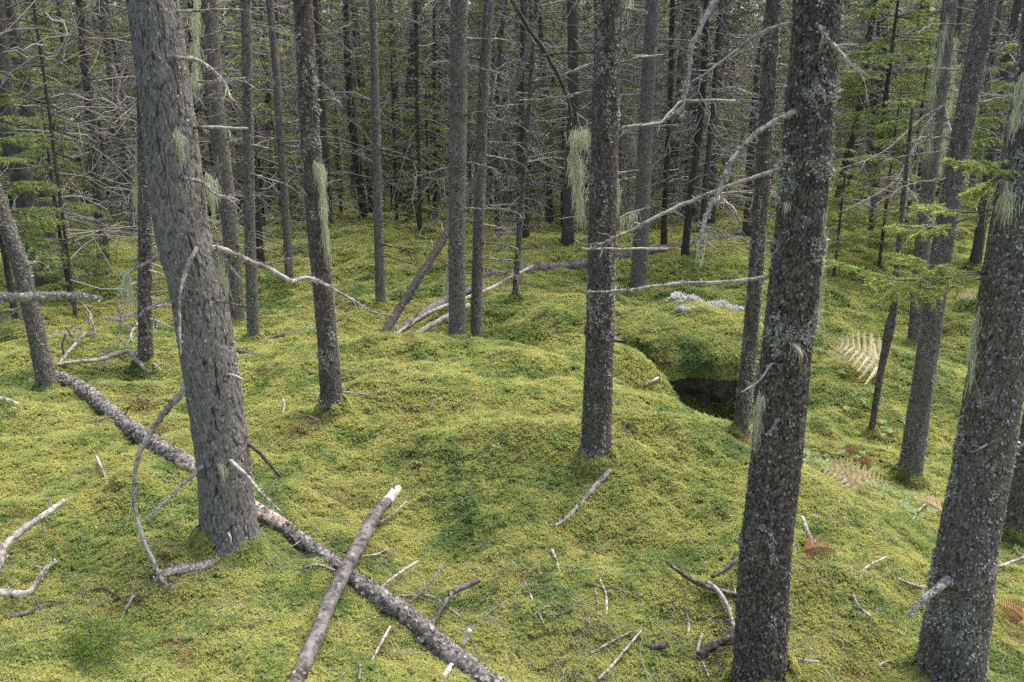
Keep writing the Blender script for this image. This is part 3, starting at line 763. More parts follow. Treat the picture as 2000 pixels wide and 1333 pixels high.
T9 = trunk_tree('straight grey spruce on the mound crest, thicker of the close pair', [(893,673,36),(893,450,36),(895,200,37),(897,0,37)], Y=8.15, bark='grey', res=(72, .013), flakes=2200, lich=900)
T10 = trunk_tree('slender grey spruce on the mound crest, thinner of the close pair', [(929,673,24),(935,450,24),(943,200,23),(955,0,22)], Y=8.35, bark='grey', res=(56, .015), flakes=1300, lich=500)
T11 = trunk_tree('thin straight grey trunk standing above the grey log end', [(744,610,21),(739,450,19),(733,200,17),(728,0,15)], bark='grey', res=(44, .018), flakes=1200, lich=300)
T12 = trunk_tree('slim smooth grey trunk leaning left behind the lichen bearded spruce', [(566,562,18),(560,450,17),(550,300,16),(538,120,16),(526,0,15)], bark='grey', res=(36, .02), flakes=900, lich=200)
T13 = trunk_tree('pale slender trunk just right of the large furrowed spruce', [(496,692,24),(488,450,23),(484,200,22),(480,0,21)], Y=8.6, bark='grey', res=(48, .017), flakes=1300, lich=400)
T14 = trunk_tree('grey spruce half hidden behind the large furrowed trunk', [(462,640,34),(450,450,34),(420,200,36),(408,0,36)], bark='grey', res=(64, .014), flakes=2000, lich=700)
T15 = trunk_tree('grey spruce standing just behind the boulder mound', [(1246,580,36),(1253,450,33),(1264,200,30),(1275,0,28)], bark='grey', res=(60, .016), flakes=1800, lich=900)
T16 = trunk_tree('bearded trunk at right with long veils of lichen down both sides', [(1788,680,32),(1804,450,31),(1830,220,30),(1857,0,30)], bark='grey', res=(60, .016), flakes=1500, lich=900)
T17 = trunk_tree('tilted grey brown spruce at right rooted in the gully', [(1774,943,48),(1810,700,43),(1846,450,43),(1890,200,41),(1928,0,40)], bark='grey', res=(84, .012), flakes=3000, lich=1600)
T18 = trunk_tree('leaning trunk cut off by the right edge of the view', [(1982,1052,44),(2008,880,42),(2060,600,41),(2110,300,40)], res=(70, .014), flakes=1500, lich=600)
T19 = trunk_tree('thin blackened snag with a knobbly bend beneath the green bough', [(1700,857,13),(1718,740,14),(1730,680,17),(1738,640,21),(1746,600,15),(1752,520,12),(1760,430,10),(1770,330,9)], res=(28, .014), flakes=500, lich=250, bark='scaly', up=.3)
T20 = trunk_tree('thin leaning dark pole of a tree left of the central spruce', [(1005,592,12),(1015,450,12),(1030,250,11),(1045,50,10)], res=(24, .025), flakes=400, lich=200)
OFF = trunk_tree('spruce standing just outside the left edge of the view', [(-170,1040,100),(-200,600,95),(-230,100,90)], Y=3.9, bark='grey', res=(60, .02), flakes=600, lich=300)

B = tree_branch
B(T1, [(350,113,11),(385,118,11),(410,135,11),(432,156,10),(445,178,8),(455,198,4)], -.12, tw=5, lich=90)
B(T1, [(432,160,4),(455,153,4),(480,152,2)], -.05, tw=2)
B(T1, [(352,22,6),(410,20,6),(466,18,4)], .1, tw=2, lich=30)
B(T1, [(276,170,6),(255,172,5),(236,173,4)], 0, tw=0)
B(T1, [(384,250,9),(430,250,8),(484,251,5)], .05, tw=1)
B(T1, [(367,350,8),(398,358,8),(418,378,6),(445,386,4),(468,394,3)], -.1, tw=4, lich=60)
B(T1, [(426,486,17),(455,497,15),(490,512,13),(530,528,12),(568,549,13),(585,545,10),(612,545,9),(660,570,8),(700,593,6),(730,611,5),(767,617,3)], .25, tw=4, lich=160, label='long sagging bare branch', twl=.06)
B(T1, [(382,488,11),(362,530,11),(352,580,8),(350,640,7),(353,695,4)], -.18, tw=4, lich=50, twl=.05)
B(T1, [(318,495,9),(290,512,8),(262,525,7),(244,536,5)], -.05, tw=3, lich=40, twl=.06)
B(T1, [(345,590,5),(312,591,6),(288,605,6),(270,616,4)], -.12, tw=3, lich=40, twl=.05)
B(T1, [(366,750,17),(345,780,17),(318,808,16),(295,845,14),(275,880,11),(264,925,10),(262,980,10),(272,1035,10),(292,1080,10),(308,1118,9),(320,1138,7),(338,1148,4)], -.35, tw=3, lich=220, label='long drooping branch reaching down to the moss', twl=.05)
B(T1, [(400,906,11),(365,940,9),(330,972,8),(284,1017,5)], -.22, tw=3, lich=90, twl=.05)
B(T1, [(487,868,12),(505,885,10),(525,905,9),(549,932,6)], .1, mat='wood_dark', tw=1, twl=.05)
B(T1, [(452,901,10),(485,933,9),(512,965,8),(547,1000,4)], -.25, tw=4, lich=40, twl=.05)
B(T1, [(396,1022,5),(380,1035,5),(370,1050,3)], -.05, mat='wood_dark', tw=1, twl=.04)
B(T1, [(430,590,5),(470,597,4),(500,603,3)], 0, mat='wood_dark', tw=1, twl=.05)
B(T1, [(452,733,7),(464,737,6),(477,743,4)], 0, tw=1, twl=.03)
B(T1, [(440,508,5),(450,525,5),(470,545,3)], .1, tw=2, twl=.05)
B(T1, [(446,1042,5),(450,1052,5),(449,1066,4)], -.02, mat='wood_pale', tw=0)
B(T2, [(626,197,7),(640,196,6),(658,196,5),(668,212,3)], -.05, tw=2, twl=.07)
B(T2, [(636,365,6),(645,357,5),(665,352,3)], 0, tw=2, twl=.05)
B(T2, [(600,383,5),(588,370,5),(570,352,3)], 0, tw=2, twl=.06)
B(T2, [(597,60,5),(560,45,4),(520,50,2)], .2, mat='wood_dark', tw=4)
B(T3, [(1155,103,8),(1110,103,7),(1080,106,6),(1052,109,3)], 0, mat='wood_dark', tw=1, twl=.05)
B(T3, [(1153,129,11),(1135,133,10),(1118,140,7),(1102,146,3)], -.08, tw=0, lich=20)
B(T3, [(1151,178,7),(1120,186,6),(1070,193,5),(1035,195,4),(1008,196,2)], .05, tw=5)
B(T3, [(1160,-14,8),(1120,-2,7),(1090,4,6),(1049,11,2)], 0, tw=1)
B(T3, [(1158,71,5),(1148,70,5),(1138,72,2)], 0, tw=1, twl=.03)
B(T3, [(1148,423,4),(1120,424,4),(1093,429,2)], 0, tw=1, twl=.03)
B(T3, [(1150,350,6),(1142,348,5),(1133,347,3)], 0, tw=0)
B(T3, [(1217,122,7),(1245,115,6),(1275,109,5),(1297,108,2)], -.05, tw=1, twl=.04)
B(T3, [(1277,110,5),(1282,96,4),(1295,87,2)], -.02, tw=0)
B(T3, [(1212,256,9),(1220,250,7),(1250,245,6),(1288,240,6),(1312,226,5),(1335,206,3)], .05, tw=3, lich=50, twl=.08)
B(T3, [(1220,18,7),(1240,21,8),(1262,24,3)], 0, tw=1, lich=60, twl=.04)
B(T3, [(1219,58,4),(1225,56,4),(1232,57,2)], 0, tw=0)
B(T3, [(1214,337,4),(1230,335,4),(1248,333,2)], 0, tw=0)
B(T3, [(1212,353,4),(1228,349,4),(1243,346,2)], 0, tw=0)
B(T3, [(1210,427,5),(1225,418,4),(1250,410,4),(1270,403,2)], .05, tw=4, twl=.06)
B(T3, [(1196,783,3),(1205,782,2)], 0, tw=0)
B(T3, [(1138,830,3),(1128,828,2)], 0, tw=0)
B(T4, [(1547,222,12),(1500,246,12),(1462,275,12),(1432,312,12),(1415,345,11),(1402,380,10),(1385,410,10),(1372,450,9),(1368,505,5)], -.28, tw=5, lich=170, label='pale branch arching down to a lichen tip')
B(T4, [(1404,378,5),(1420,395,5),(1432,405,4),(1442,424,2)], -.25, tw=4, twl=.06)
B(T4, [(1520,333,11),(1460,352,10),(1400,373,10),(1320,405,9),(1240,446,8),(1175,478,7),(1146,490,4)], -.1, tw=5, lich=60, label='long straight pale branch crossing in front of the central spruce', twl=.08)
B(T4, [(1150,486,5),(1138,478,4),(1120,469,2)], -.1, tw=0)
B(T4, [(1497,543,12),(1460,548,10),(1400,552,9),(1330,553,8),(1280,560,8),(1230,566,6),(1190,570,5),(1143,570,3)], -.12, tw=4, lich=50, label='bleached level branch at the height of the boulder top', twl=.07)
B(T4, [(1542,48,8),(1505,56,7),(1460,82,7),(1420,112,6),(1380,142,5),(1348,162,3)], .1, tw=4, twl=.09)
B(T4, [(1560,-140,14),(1500,-120,14),(1440,-60,13),(1400,0,12),(1372,45,12),(1352,92,10),(1345,140,9),(1337,190,8),(1329,243,3)], -.1, tw=6, lich=150, label='vertical hanging dead limb', twl=.08)
B(T4, [(1338,198,6),(1318,212,6),(1300,228,5),(1285,243,3)], -.08, tw=3, twl=.06)
B(T4, [(1600,52,12),(1612,72,10),(1628,90,8),(1645,108,7),(1665,136,4)], -.15, tw=4, lich=70)
B(T4, [(1640,100,4),(1668,130,4),(1685,155,3),(1696,202,1.5)], -.1, tw=3, twl=.08)
B(T4, [(1508,713,6),(1485,742,5),(1465,758,4),(1446,766,2)], -.1, tw=2, twl=.05)
B(T4, [(1520,820,5),(1508,838,5),(1500,848,3)], -.05, tw=1, lich=30, twl=.03)
B(T4, [(1550,672,10),(1560,682,9),(1567,698,3)], -.05, mat='wood_pale', tw=0)
B(T5, [(1850,1136,17),(1832,1150,16),(1812,1166,14),(1790,1185,11),(1777,1203,6)], -.2, tw=1, lich=450, label='stubby broken branch crusted with grey lichen', twl=.03)
B(T5, [(1946,1106,9),(1975,1098,7),(2010,1085,6)], .1, tw=1)
B(T5, [(1925,870,6),(1905,880,5),(1893,884,3)], 0, tw=0)
B(T5, [(1985,875,7),(2010,862,6)], 0, tw=0)
B(OFF, [(-120,600,24),(-40,588,22),(0,582,21),(60,581,19),(120,578,16),(165,580,10),(195,584,4)], -.4, tw=1, lich=1500, label='thick branch furred with white lichen poking in from the left', twl=.05)
for k in range(26):
    v = random.uniform(470, 715) if k < 16 else random.uniform(60, 460); s = 1 if k % 3 else -1
    au = axis_at(T7, v)[0]; L = random.uniform(18, 48); a = random.uniform(-.3, .9)
    B(T7, [(au + s * 12, v, 5), (au + s * (12 + L * .5), v + a * L * .45, 4), (au + s * (12 + L), v + a * L, 1.5)], random.uniform(-.3, .3), tw=1, twl=.06)
def auto_branches(t, n, v0, v1, Lm, w=3.5, mat='wood_dark', tw=4, seed=0):
    rr = random.Random(seed)
    for k in range(n):
        v = rr.uniform(v0, v1); s = rr.choice((-1, 1)); au, aw, _ = axis_at(t, v)
        L = rr.uniform(.3, 1) * Lm; a = rr.uniform(-.35, .35); b = rr.uniform(0, .3)
        B(t, [(au + s * aw * .45, v, w * 1.3), (au + s * (aw * .5 + L * .4), v + a * L * .4, w), (au + s * (aw * .5 + L * .75), v + a * L * .7 + b * L * .2, w * .8), (au + s * (aw * .5 + L), v + a * L + b * L, w * .4)], rr.uniform(-.8, .8), mat=mat, tw=tw, twl=.2, amp=.012)
auto_branches(T9, 9, -20, 420, 130, 4, 'wood_mid', 6, 1); auto_branches(T10, 10, -20, 560, 100, 3.5, 'wood_mid', 5, 2)
auto_branches(T11, 12, -20, 520, 90, 3, 'wood_dark', 4, 3); auto_branches(T12, 16, -20, 450, 110, 3, 'wood_mid', 5, 4)
auto_branches(T13, 16, -20, 560, 110, 3.5, 'wood_mid', 5, 5); auto_branches(T14, 10, -20, 600, 120, 4, 'wood_mid', 5, 6)
auto_branches(T15, 12, -20, 460, 120, 3.5, 'wood_mid', 6, 7); auto_branches(T16, 12, 0, 430, 170, 4, 'wood_mid', 7, 8)
auto_branches(T17, 12, -20, 520, 130, 4, 'wood_mid', 5, 9); auto_branches(T20, 18, 60, 500, 110, 3, 'wood_mid', 5, 10)
auto_branches(T8, 5, -20, 300, 80, 4, 'wood_mid', 4, 11); auto_branches(T6, 2, 400, 650, 60, 5, 'wood', 3, 12)
auto_branches(T19, 5, 300, 600, 70, 3, 'wood_dark', 4, 13)
B(T16, [(1842,205,6),(1815,235,6),(1785,290,6),(1755,345,5),(1750,352,5),(1715,378,4),(1650,412,2)], -.8, tw=30, twl=.35, label='forked dead bough fanning down to the left')
B(T16, [(1842,205,5),(1790,240,5),(1720,300,4),(1620,338,2)], -.6, tw=20, twl=.3)
B(T16, [(1750,352,4),(1780,375,4),(1800,410,3),(1830,440,2)], -.7, tw=18, twl=.3)
B(T16, [(1845,208,5),(1855,250,4),(1862,300,2)], -.5, tw=4, twl=.2)

beard(T2, [(614,314),(622,325),(626,360),(630,400),(634,440),(638,485)], 1500, .13, .006, 1)
beard(T2, [(622,320),(632,330),(636,420)], 400, .10, .006, 2)
beard(T3, [(1120,268),(1135,262),(1150,270)], 380, .09, .016, 3, .06)
beard(T3, [(1122,285),(1128,320),(1130,360),(1134,410)], 800, .16, .010, 4, .06)
beard(T3, [(1203,330),(1204,370),(1204,410)], 300, .12, .006, 5, .03)
beard(T3, [(1228,-10),(1232,5)], 70, .12, .008, 6, .02)
beard(T3, [(1210,428),(1245,415)], 80, .12, .006, 7)
beard(T4, [(1606,405),(1604,440),(1603,500),(1598,560),(1592,630)], 1100, .10, .005, 8, .01)
beard(T4, [(1556,675),(1563,680)], 60, .10, .005, 9)
beard(T4, [(1372,440),(1368,490)], 70, .09, .004, 10, -.27)
beard(T4, [(1485,770),(1480,830)], 120, .18, .006, 11)
beard(T4, [(1532,395),(1540,402)], 60, .05, .008, 12)
beard(T5, [(1912,600),(1905,660),(1898,740)], 420, .09, .005, 13, .02)
beard(T5, [(1998,140),(1990,190),(1984,235)], 420, .10, .006, 14)
beard(T5, [(1965,350),(1975,400)], 160, .12, .012, 15)
beard(T1, [(383,-20),(383,40),(380,100),(380,160)], 380, .12, .007, 16, .1)
beard(T1, [(343,255),(352,270),(356,300)], 130, .09, .005, 17, -.01)
beard(T1, [(402,335),(412,355),(414,400)], 300, .10, .010, 18)
beard(T1, [(425,480),(432,500),(440,560)], 120, .12, .008, 19)
beard(T1, [(246,537),(252,535)], 110, .24, .006, 20, -.14)
beard(T1, [(430,905),(440,915)], 70, .09, .006, 21, -.01)
beard(T7, [(268,240),(266,330),(264,400)], 200, .2, .006, 22)
beard(T9, [(873,520),(872,570)], 120, .3, .01, 23); beard(T7, [(270,330),(268,420)], 80, .35, .01, 24)
beard(T16, [(1852,30),(1830,130),(1818,230),(1815,300)], 700, .3, .018, 25, -.02, .003)
beard(T16, [(1868,60),(1855,220),(1835,330)], 450, .28, .018, 26, -.02, .003)
beard(T14, [(425,300),(430,420)], 90, .3, .015, 27); beard(T15, [(1240,200),(1242,300)], 90, .4, .015, 28)

# ------------------------------------------------------------------ living conifer boughs
def needle_rows(p, spacing, nl, nw, rr, spread=.9, rows=1):
    """flat triangles (needles) along a polyline"""
    L = np.concatenate([[0], np.cumsum(np.linalg.norm(np.diff(p, axis=0), axis=1))])
    n = max(3, int(L[-1] / spacing)) * rows
    s = rr.uniform(0, L[-1], n)
    c = np.stack([np.interp(s, L, p[:, k]) for k in range(3)], -1)
    T = norm(p[np.minimum(np.searchsorted(L, s), len(p) - 1)] - p[np.maximum(np.searchsorted(L, s) - 1, 0)] + 1e-9)
    q = norm(rr.normal(size=(n, 3)) + [0, 0, .25]); q = norm(q - T * np.sum(q * T, 1, keepdims=True))
    d = norm(T * .8 + q * spread); w = norm(np.cross(d, rr.normal(size=(n, 3)))) * nw * .5
    ln = nl * rr.uniform(.7, 1.2, n)[:, None]
    V = np.stack([c - w, c + w, c + d * ln], 1).reshape(-1, 3)
    return V, np.arange(len(V)).reshape(-1, 3)
def bough(path, nshoot, sl, seed, nl=.017, nw=.0042, spacing=.0011, droop=.15, start=.25, sub=3):
    """returns wood (V,F), needles (V,F)"""
    rr = np.random.default_rng(seed); W = Buf(); Nd = Buf()
    p, r = resample(path, np.linspace(.005, .0012, len(path)), .02); W.add(*tube(p, r, 5, .1, seed))
    T = norm(np.gradient(p, axis=0)); side = norm(np.cross(T, [0, 0, 1.]))
    Nd.add(*needle_rows(p[int(len(p) * .7):], spacing, nl, nw, rr))
    for k in range(nshoot):
        f = start + (1 - start) * (k + rr.random()) / nshoot; i = min(int(f * len(p)), len(p) - 1); s = 1 if k % 2 else -1
        L = sl * (1.15 - .7 * f) * rr.uniform(.7, 1.2); d = norm(T[i] * .75 + side[i] * s * rr.uniform(.5, 1.) + [0, 0, rr.uniform(-.35, .15)])
        m = 7; q = p[i] + d * np.linspace(0, L, m)[:, None]; q[:, 2] -= np.linspace(0, 1, m) ** 2 * droop * L; q += rr.normal(size=(m, 3)) * .002
        W.add(*tube(q, np.linspace(.0018, .0008, m), 3)); Nd.add(*needle_rows(q[2:], spacing, nl, nw, rr))
        for j in range(sub):
            h = rr.integers(1, m - 1); e = norm(d * .8 + norm(np.cross(d, [0, 0, 1.])) * (1 if j % 2 else -1) * .8 + [0, 0, rr.uniform(-.3, .1)])
            q2 = q[h] + e * np.linspace(0, L * rr.uniform(.25, .5), 4)[:, None]
            W.add(*tube(q2, np.linspace(.001, .0006, 4), 3)); Nd.add(*needle_rows(q2, spacing, nl, nw, rr))
    return W.get(), Nd.get()
def green_branch(t, path, dy, n, sl, seed, label=None, mat='needle_near', y0=None, **kw):
    au, aw, aY = axis_at(t, path[0][1]); aY = aY if y0 is None else y0; m = len(path)
    pts = [P(u, v, aY + dy * k / (m - 1)) for k, (u, v) in enumerate(path)]
    Wd, Nd = bough(pts, n, sl, seed, **kw)
    o = part('green_branch', *Wd, M['wood_dark'], t.th, label=label)
    link('needles', mesh_np('needles', Nd[0] - org(t.th), Nd[1], M[mat], smooth=False), o, kind='stuff')
green_branch(T5, [(1930,535),(1880,538),(1820,545),(1760,548),(1700,535),(1652,520)], -.05, 22, .17, 1, 'living spruce bough spread level over the gully')
green_branch(T5, [(1930,540),(1880,555),(1830,565),(1770,560),(1740,575)], .2, 16, .16, 2)
green_branch(T5, [(1930,532),(1870,530),(1810,515),(1770,500)], -.15, 14, .14, 3)
green_branch(T5, [(1955,420),(1900,425),(1850,440),(1800,445),(1745,440)], .3, 14, .13, 4, 'drooping half bare green branch', start=.4)
green_branch(T5, [(1975,350),(1950,330),(1915,320),(1880,318)], -.1, 14, .13, 5)
green_branch(T5, [(1978,345),(1955,345),(1925,360),(1900,372)], .1, 12, .12, 6)
green_branch(T5, [(1960,405),(1900,415),(1850,410),(1800,400)], .5, 12, .14, 7, start=.5)
green_branch(T17, [(1825,620),(1800,560),(1770,520),(1740,500)], -.3, 12, .2, 8, nl=.016, nw=.004)

# understory firs
def fir_meshes(h, seed, nl=.036, nw=.014, spacing=.0038, bare=.15, blen=.75, nwh=9, per=6):
    rr = np.random.default_rng(seed); S = Buf(); Nd = Buf(); Bw = Buf()
    st = np.array([[0, 0, -.1], [.01, 0, h * .5], [0, .015, h]]); p, r = resample(st, [h * .011, h * .008, .003], .1); S.add(*tube(p, r, 7, .1, seed))
    for k in range(nwh):
        f = bare + (1 - bare) * k / nwh; z = h * f; L0 = blen * (1 - f) ** .75 * (h / 2.4)
        for j in range(per):
            a = rr.uniform(0, 6.283); L = L0 * rr.uniform(.6, 1.15) + .06; el = rr.uniform(-.15, .3)
            d = np.array([math.cos(a) * math.cos(el), math.sin(a) * math.cos(el), math.sin(el)]); m = 7
            q = np.array([0, 0, z]) + d * np.linspace(0, L, m)[:, None]; q[:, 2] -= np.linspace(0, 1, m) ** 2 * L * rr.uniform(.0, .35)
            Bw.add(*tube(q, np.linspace(.006, .001, m) * h / 2, 3)); sd_ = np.cross(d, [0, 0, 1.])
            Nd.add(*needle_rows(q[2:], spacing, nl, nw, rr))
            ns = max(3, int(L / .075))
            for i in range(ns):
                g = .25 + .75 * (i + rr.random()) / ns; c = np.array([np.interp(g, np.linspace(0, 1, m), q[:, x_]) for x_ in range(3)])
                e = norm(d * .8 + sd_ * (1 if i % 2 else -1) * .8 + [0, 0, rr.uniform(-.25, .1)]); l = L * .42 * (1.2 - g) * rr.uniform(.7, 1.2) + .04
                q2 = c + e * np.linspace(0, l, 4)[:, None]; q2[:, 2] -= np.linspace(0, 1, 4) ** 2 * l * .15
                Nd.add(*needle_rows(q2, spacing, nl, nw, rr)); Bw.add(*tube(q2, np.linspace(.002, .0007, 4), 3))
    return [S.get(), Bw.get(), Nd.get()]
firs = []
for k, (h, kw) in enumerate([(2.2, {}), (3.0, dict(bare=.3, nwh=10)), (1.7, dict(per=7, blen=.8)), (3.6, dict(bare=.45, nwh=9, blen=.95))]):
    a = fir_meshes(h, 400 + k, **kw)
    firs.append([mesh_np('stem', *a[0], M['bark_dark']), mesh_np('twigs', *a[1], M['twig_far']), mesh_np('foliage', *a[2], M['needle_far'], smooth=False)])
fg = ['young green fir growing at the left edge among grey trunks', 'small fir with flat green sprays behind the leaning thin trunk', 'bushy bright green fir behind the stout dark spruce']
def place_fir(kind, x, y, s, label, group=None, mat=None, zo=0.):
    t = thing('young_fir', (x, y, gz(x, y) - .03 + zo), label, 'tree', group)
    for nm, me in zip(('stem', 'twigs', 'foliage'), firs[kind]):
        o = link(nm, me, t, kind='stuff' if nm != 'stem' else None)
    t.scale = (s, s, s); t.rotation_euler = (0, 0, random.uniform(0, 6.28)); return t
def fx(u, Y, v=300): return (u - 1000) * Y / diry(v)
for (kd, u, Y, s, lb) in [(0, 95, 11.0, 1.25, 'young green fir growing at the left edge in front of grey trunks'), (1, -25, 9.3, 1.15, 'fir cut by the left edge with yellowish level boughs'),
                          (3, 40, 13.5, 1.1, 'taller fir behind the left edge firs with ragged boughs'), (0, 1745, 14.0, 1.35, 'bushy bright green fir between the stout spruce and bearded trunk'),
                          (3, 1790, 15.5, 1.0, 'taller sparse fir behind the bearded trunk'), (1, 835, 19.0, 1.1, 'feathery fir left of the crest pair of trunks'),
                          (3, 770, 20.0, 1.25, 'dull green fir in the gap right of the thin straight trunk'), (3, 660, 21.0, 1.15, 'fir with flat pale sprays behind the lichen bearded spruce'),
                          (1, 1100, 19.5, 1.2, 'fir glimpsed left of the central spruce'), (0, 810, 18.3, .8, 'low dead looking fir bush on the far moss edge'),
                          (1, 1655, 13.5, .75, 'small fir just right of the stout dark spruce'), (3, 985, 23.0, 1.3, 'tall fir beyond the slender crest tree'),
                          (3, 1960, 12.5, 1.1, 'fir behind the thick leaning spruce at right'), (2, 560, 20.0, .8, 'squat dark fir bush behind the slim leaning trunk')]:
    place_fir(kd, fx(u, Y), Y, s, lb)
for k in range(34):
    Y = random.uniform(16.5, 30); u = random.uniform(-200, 2200)
    place_fir(random.choice((1, 3, 3)), fx(u, Y), Y, random.uniform(1.0, 1.8), 'young fir in the dim far thicket', 'young firs scattered through the far thicket')

# ------------------------------------------------------------------ the far forest
def far_tree(seed, h=9.5, r0=.10, nb=75, lean=0.):
    rr = np.random.default_rng(seed)
    n = 22; z = np.linspace(-.2, h, n); p = np.stack([fbm(z * .35, z * 0 + seed, s=1) * .12 + lean * z, fbm(z * .35, z * 0 + seed + 5, s=2) * .12, z], -1)
    r = r0 * (1 - .62 * np.clip(z / h, 0, 1)) * (1 + .35 * np.exp(-np.maximum(z, 0) / .15))
    tr = tube(p, r, 11, .16, seed)
    Bb = Buf(); G = Buf()
    for k in range(nb):
        f = rr.uniform(.05, .85); zz = f * h; a = rr.uniform(0, 6.283); L = rr.uniform(.4, 2.1) * (1.1 - .3 * f); el = rr.uniform(-.4, .25)
        c = np.array([np.interp(zz, z, p[:, 0]), np.interp(zz, z, p[:, 1]), zz]); d = np.array([math.cos(a) * math.cos(el), math.sin(a) * math.cos(el), math.sin(el)])
        m = 6; q = c + d * np.linspace(0, L, m)[:, None]; q[:, 2] -= np.linspace(0, 1, m) ** 2 * L * rr.uniform(-.15, .55); q[1:] += rr.normal(size=(m - 1, 3)) * .03 * L
        Bb.add(*tube(q, np.linspace(.014, .005, m) * rr.uniform(.6, 1.2), 3, caps=False))
        for j in range(rr.integers(2, 6)):
            i = rr.integers(1, m); e = norm(d * .7 + rr.normal(size=3) * [1, 1, .7]); l = L * rr.uniform(.15, .55)
            q2 = q[i] + e * np.linspace(0, l, 3)[:, None]; q2[2, 2] -= l * rr.uniform(-.1, .35); Bb.add(*tube(q2, [.006, .005, .003], 3, caps=False))
    nc = 30
    for k in range(nc):
        f = .55 + .45 * (k / nc) if seed % 3 else .42 + .55 * (k / nc); zz = f * h; a = rr.uniform(0, 6.283); L = 1.7 * (1.15 - f) ** .8 * rr.uniform(.7, 1.2); m = 6
        c = np.array([np.interp(zz, z, p[:, 0]), np.interp(zz, z, p[:, 1]), zz]); d = np.array([math.cos(a), math.sin(a), rr.uniform(-.1, .25)])
        q = c + d * np.linspace(0, L, m)[:, None]; q[:, 2] -= np.linspace(0, 1, m) ** 2 * L * .35
        Bb.add(*tube(q, np.linspace(.012, .003, m), 3, caps=False))
        sd_ = np.cross(d, [0, 0, 1.])
        for i in range(8):
            g = rr.uniform(.25, 1); c2 = c + d * L * g; c2[2] -= g * g * L * .35; e = norm(d + sd_ * rr.choice((-1, 1)) * rr.uniform(.4, 1) + [0, 0, rr.uniform(-.6, 0)]); l = rr.uniform(.15, .45)
            q2 = c2 + e * np.linspace(0, l, 3)[:, None]; G.add(*needle_rows(q2, .02, .075, .028, rr, .8))
    return tr, Bb.get(), G.get()
protos = []
for k in range(10):
    tr, bb, gg = far_tree(600 + k, h=[9.5, 8.5, 10.5, 9, 8][k % 5], r0=[.085, .11, .13, .07, .06][k % 5], nb=[100, 110, 90, 100, 105][k % 5], lean=[0, .03, -.02, .05, -.04][k % 5])
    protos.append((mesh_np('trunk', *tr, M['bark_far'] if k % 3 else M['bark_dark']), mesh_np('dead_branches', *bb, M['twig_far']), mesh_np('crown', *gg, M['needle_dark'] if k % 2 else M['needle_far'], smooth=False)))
def put_far(x, y, k, s, rz, label, group=None, tilt=0., wr=1.):
    t = thing('spruce_tree', (x, y, gz(x, y)), label, 'tree', group)
    for nm, me in zip(('trunk', 'dead_branches', 'crown'), protos[k]):
        o = link(nm, me, t, kind='stuff' if nm != 'trunk' else None)
        if nm == 'trunk': o.scale = (wr, wr, 1)
    t.scale = (s, s, s); t.rotation_euler = (tilt * math.sin(rz), tilt, rz)
    return t
saps = []
for k in range(4):
    rr = np.random.default_rng(900 + k); h = [2.6, 3.4, 2.0, 4.2][k]; S = tube(np.array([[0, 0, -.1], [.03, 0, h * .3], [.02, .05, h * .65], [.05, .02, h]]), [.022, .018, .013, .004], 6, .1, k); Bb = Buf()
    for j in range(85):
        z0 = rr.uniform(.03, .95) * h; a = rr.uniform(0, 6.283); L = rr.uniform(.25, .85) * (1.15 - z0 / h) * h * .33 + .12; d = np.array([math.cos(a), math.sin(a), rr.uniform(-.35, .3)])
        q = np.array([.02, .02, z0]) + d * np.linspace(0, L, 5)[:, None]; q[:, 2] -= np.linspace(0, 1, 5) ** 2 * L * rr.uniform(0, .6); q[1:] += rr.normal(size=(4, 3)) * .04 * L
        Bb.add(*tube(q, np.linspace(.008, .003, 5), 3, caps=False))
        for i in range(8):
            c = q[rr.integers(1, 5)]; e = norm(d * .7 + rr.normal(size=3) * .8); l = L * rr.uniform(.15, .5); Bb.add(*tube(c + e * np.linspace(0, l, 3)[:, None], [.004, .003, .002], 3, caps=False))
    saps.append((mesh_np('stem', *S, M['bark_dark']), mesh_np('twigs', *Bb.get(), M['twig_far'])))
for k in range(46):
    Y = random.uniform(18.5, 30); u = random.uniform(-150, 1330) if k < 34 else random.uniform(1330, 2150); x = fx(u, Y)
    t = thing('dead_sapling', (x, Y, gz(x, Y)), 'bare grey twiggy sapling in the far undergrowth', 'sapling', 'bare saplings of the far undergrowth')
    for nm, me in zip(('stem', 'twigs'), saps[k % 4]): link(nm, me, t, kind='stuff' if nm == 'twigs' else None)
    t.scale = (1.1,) * 3; t.rotation_euler = (0, 0, k * 2.1)
taken = []
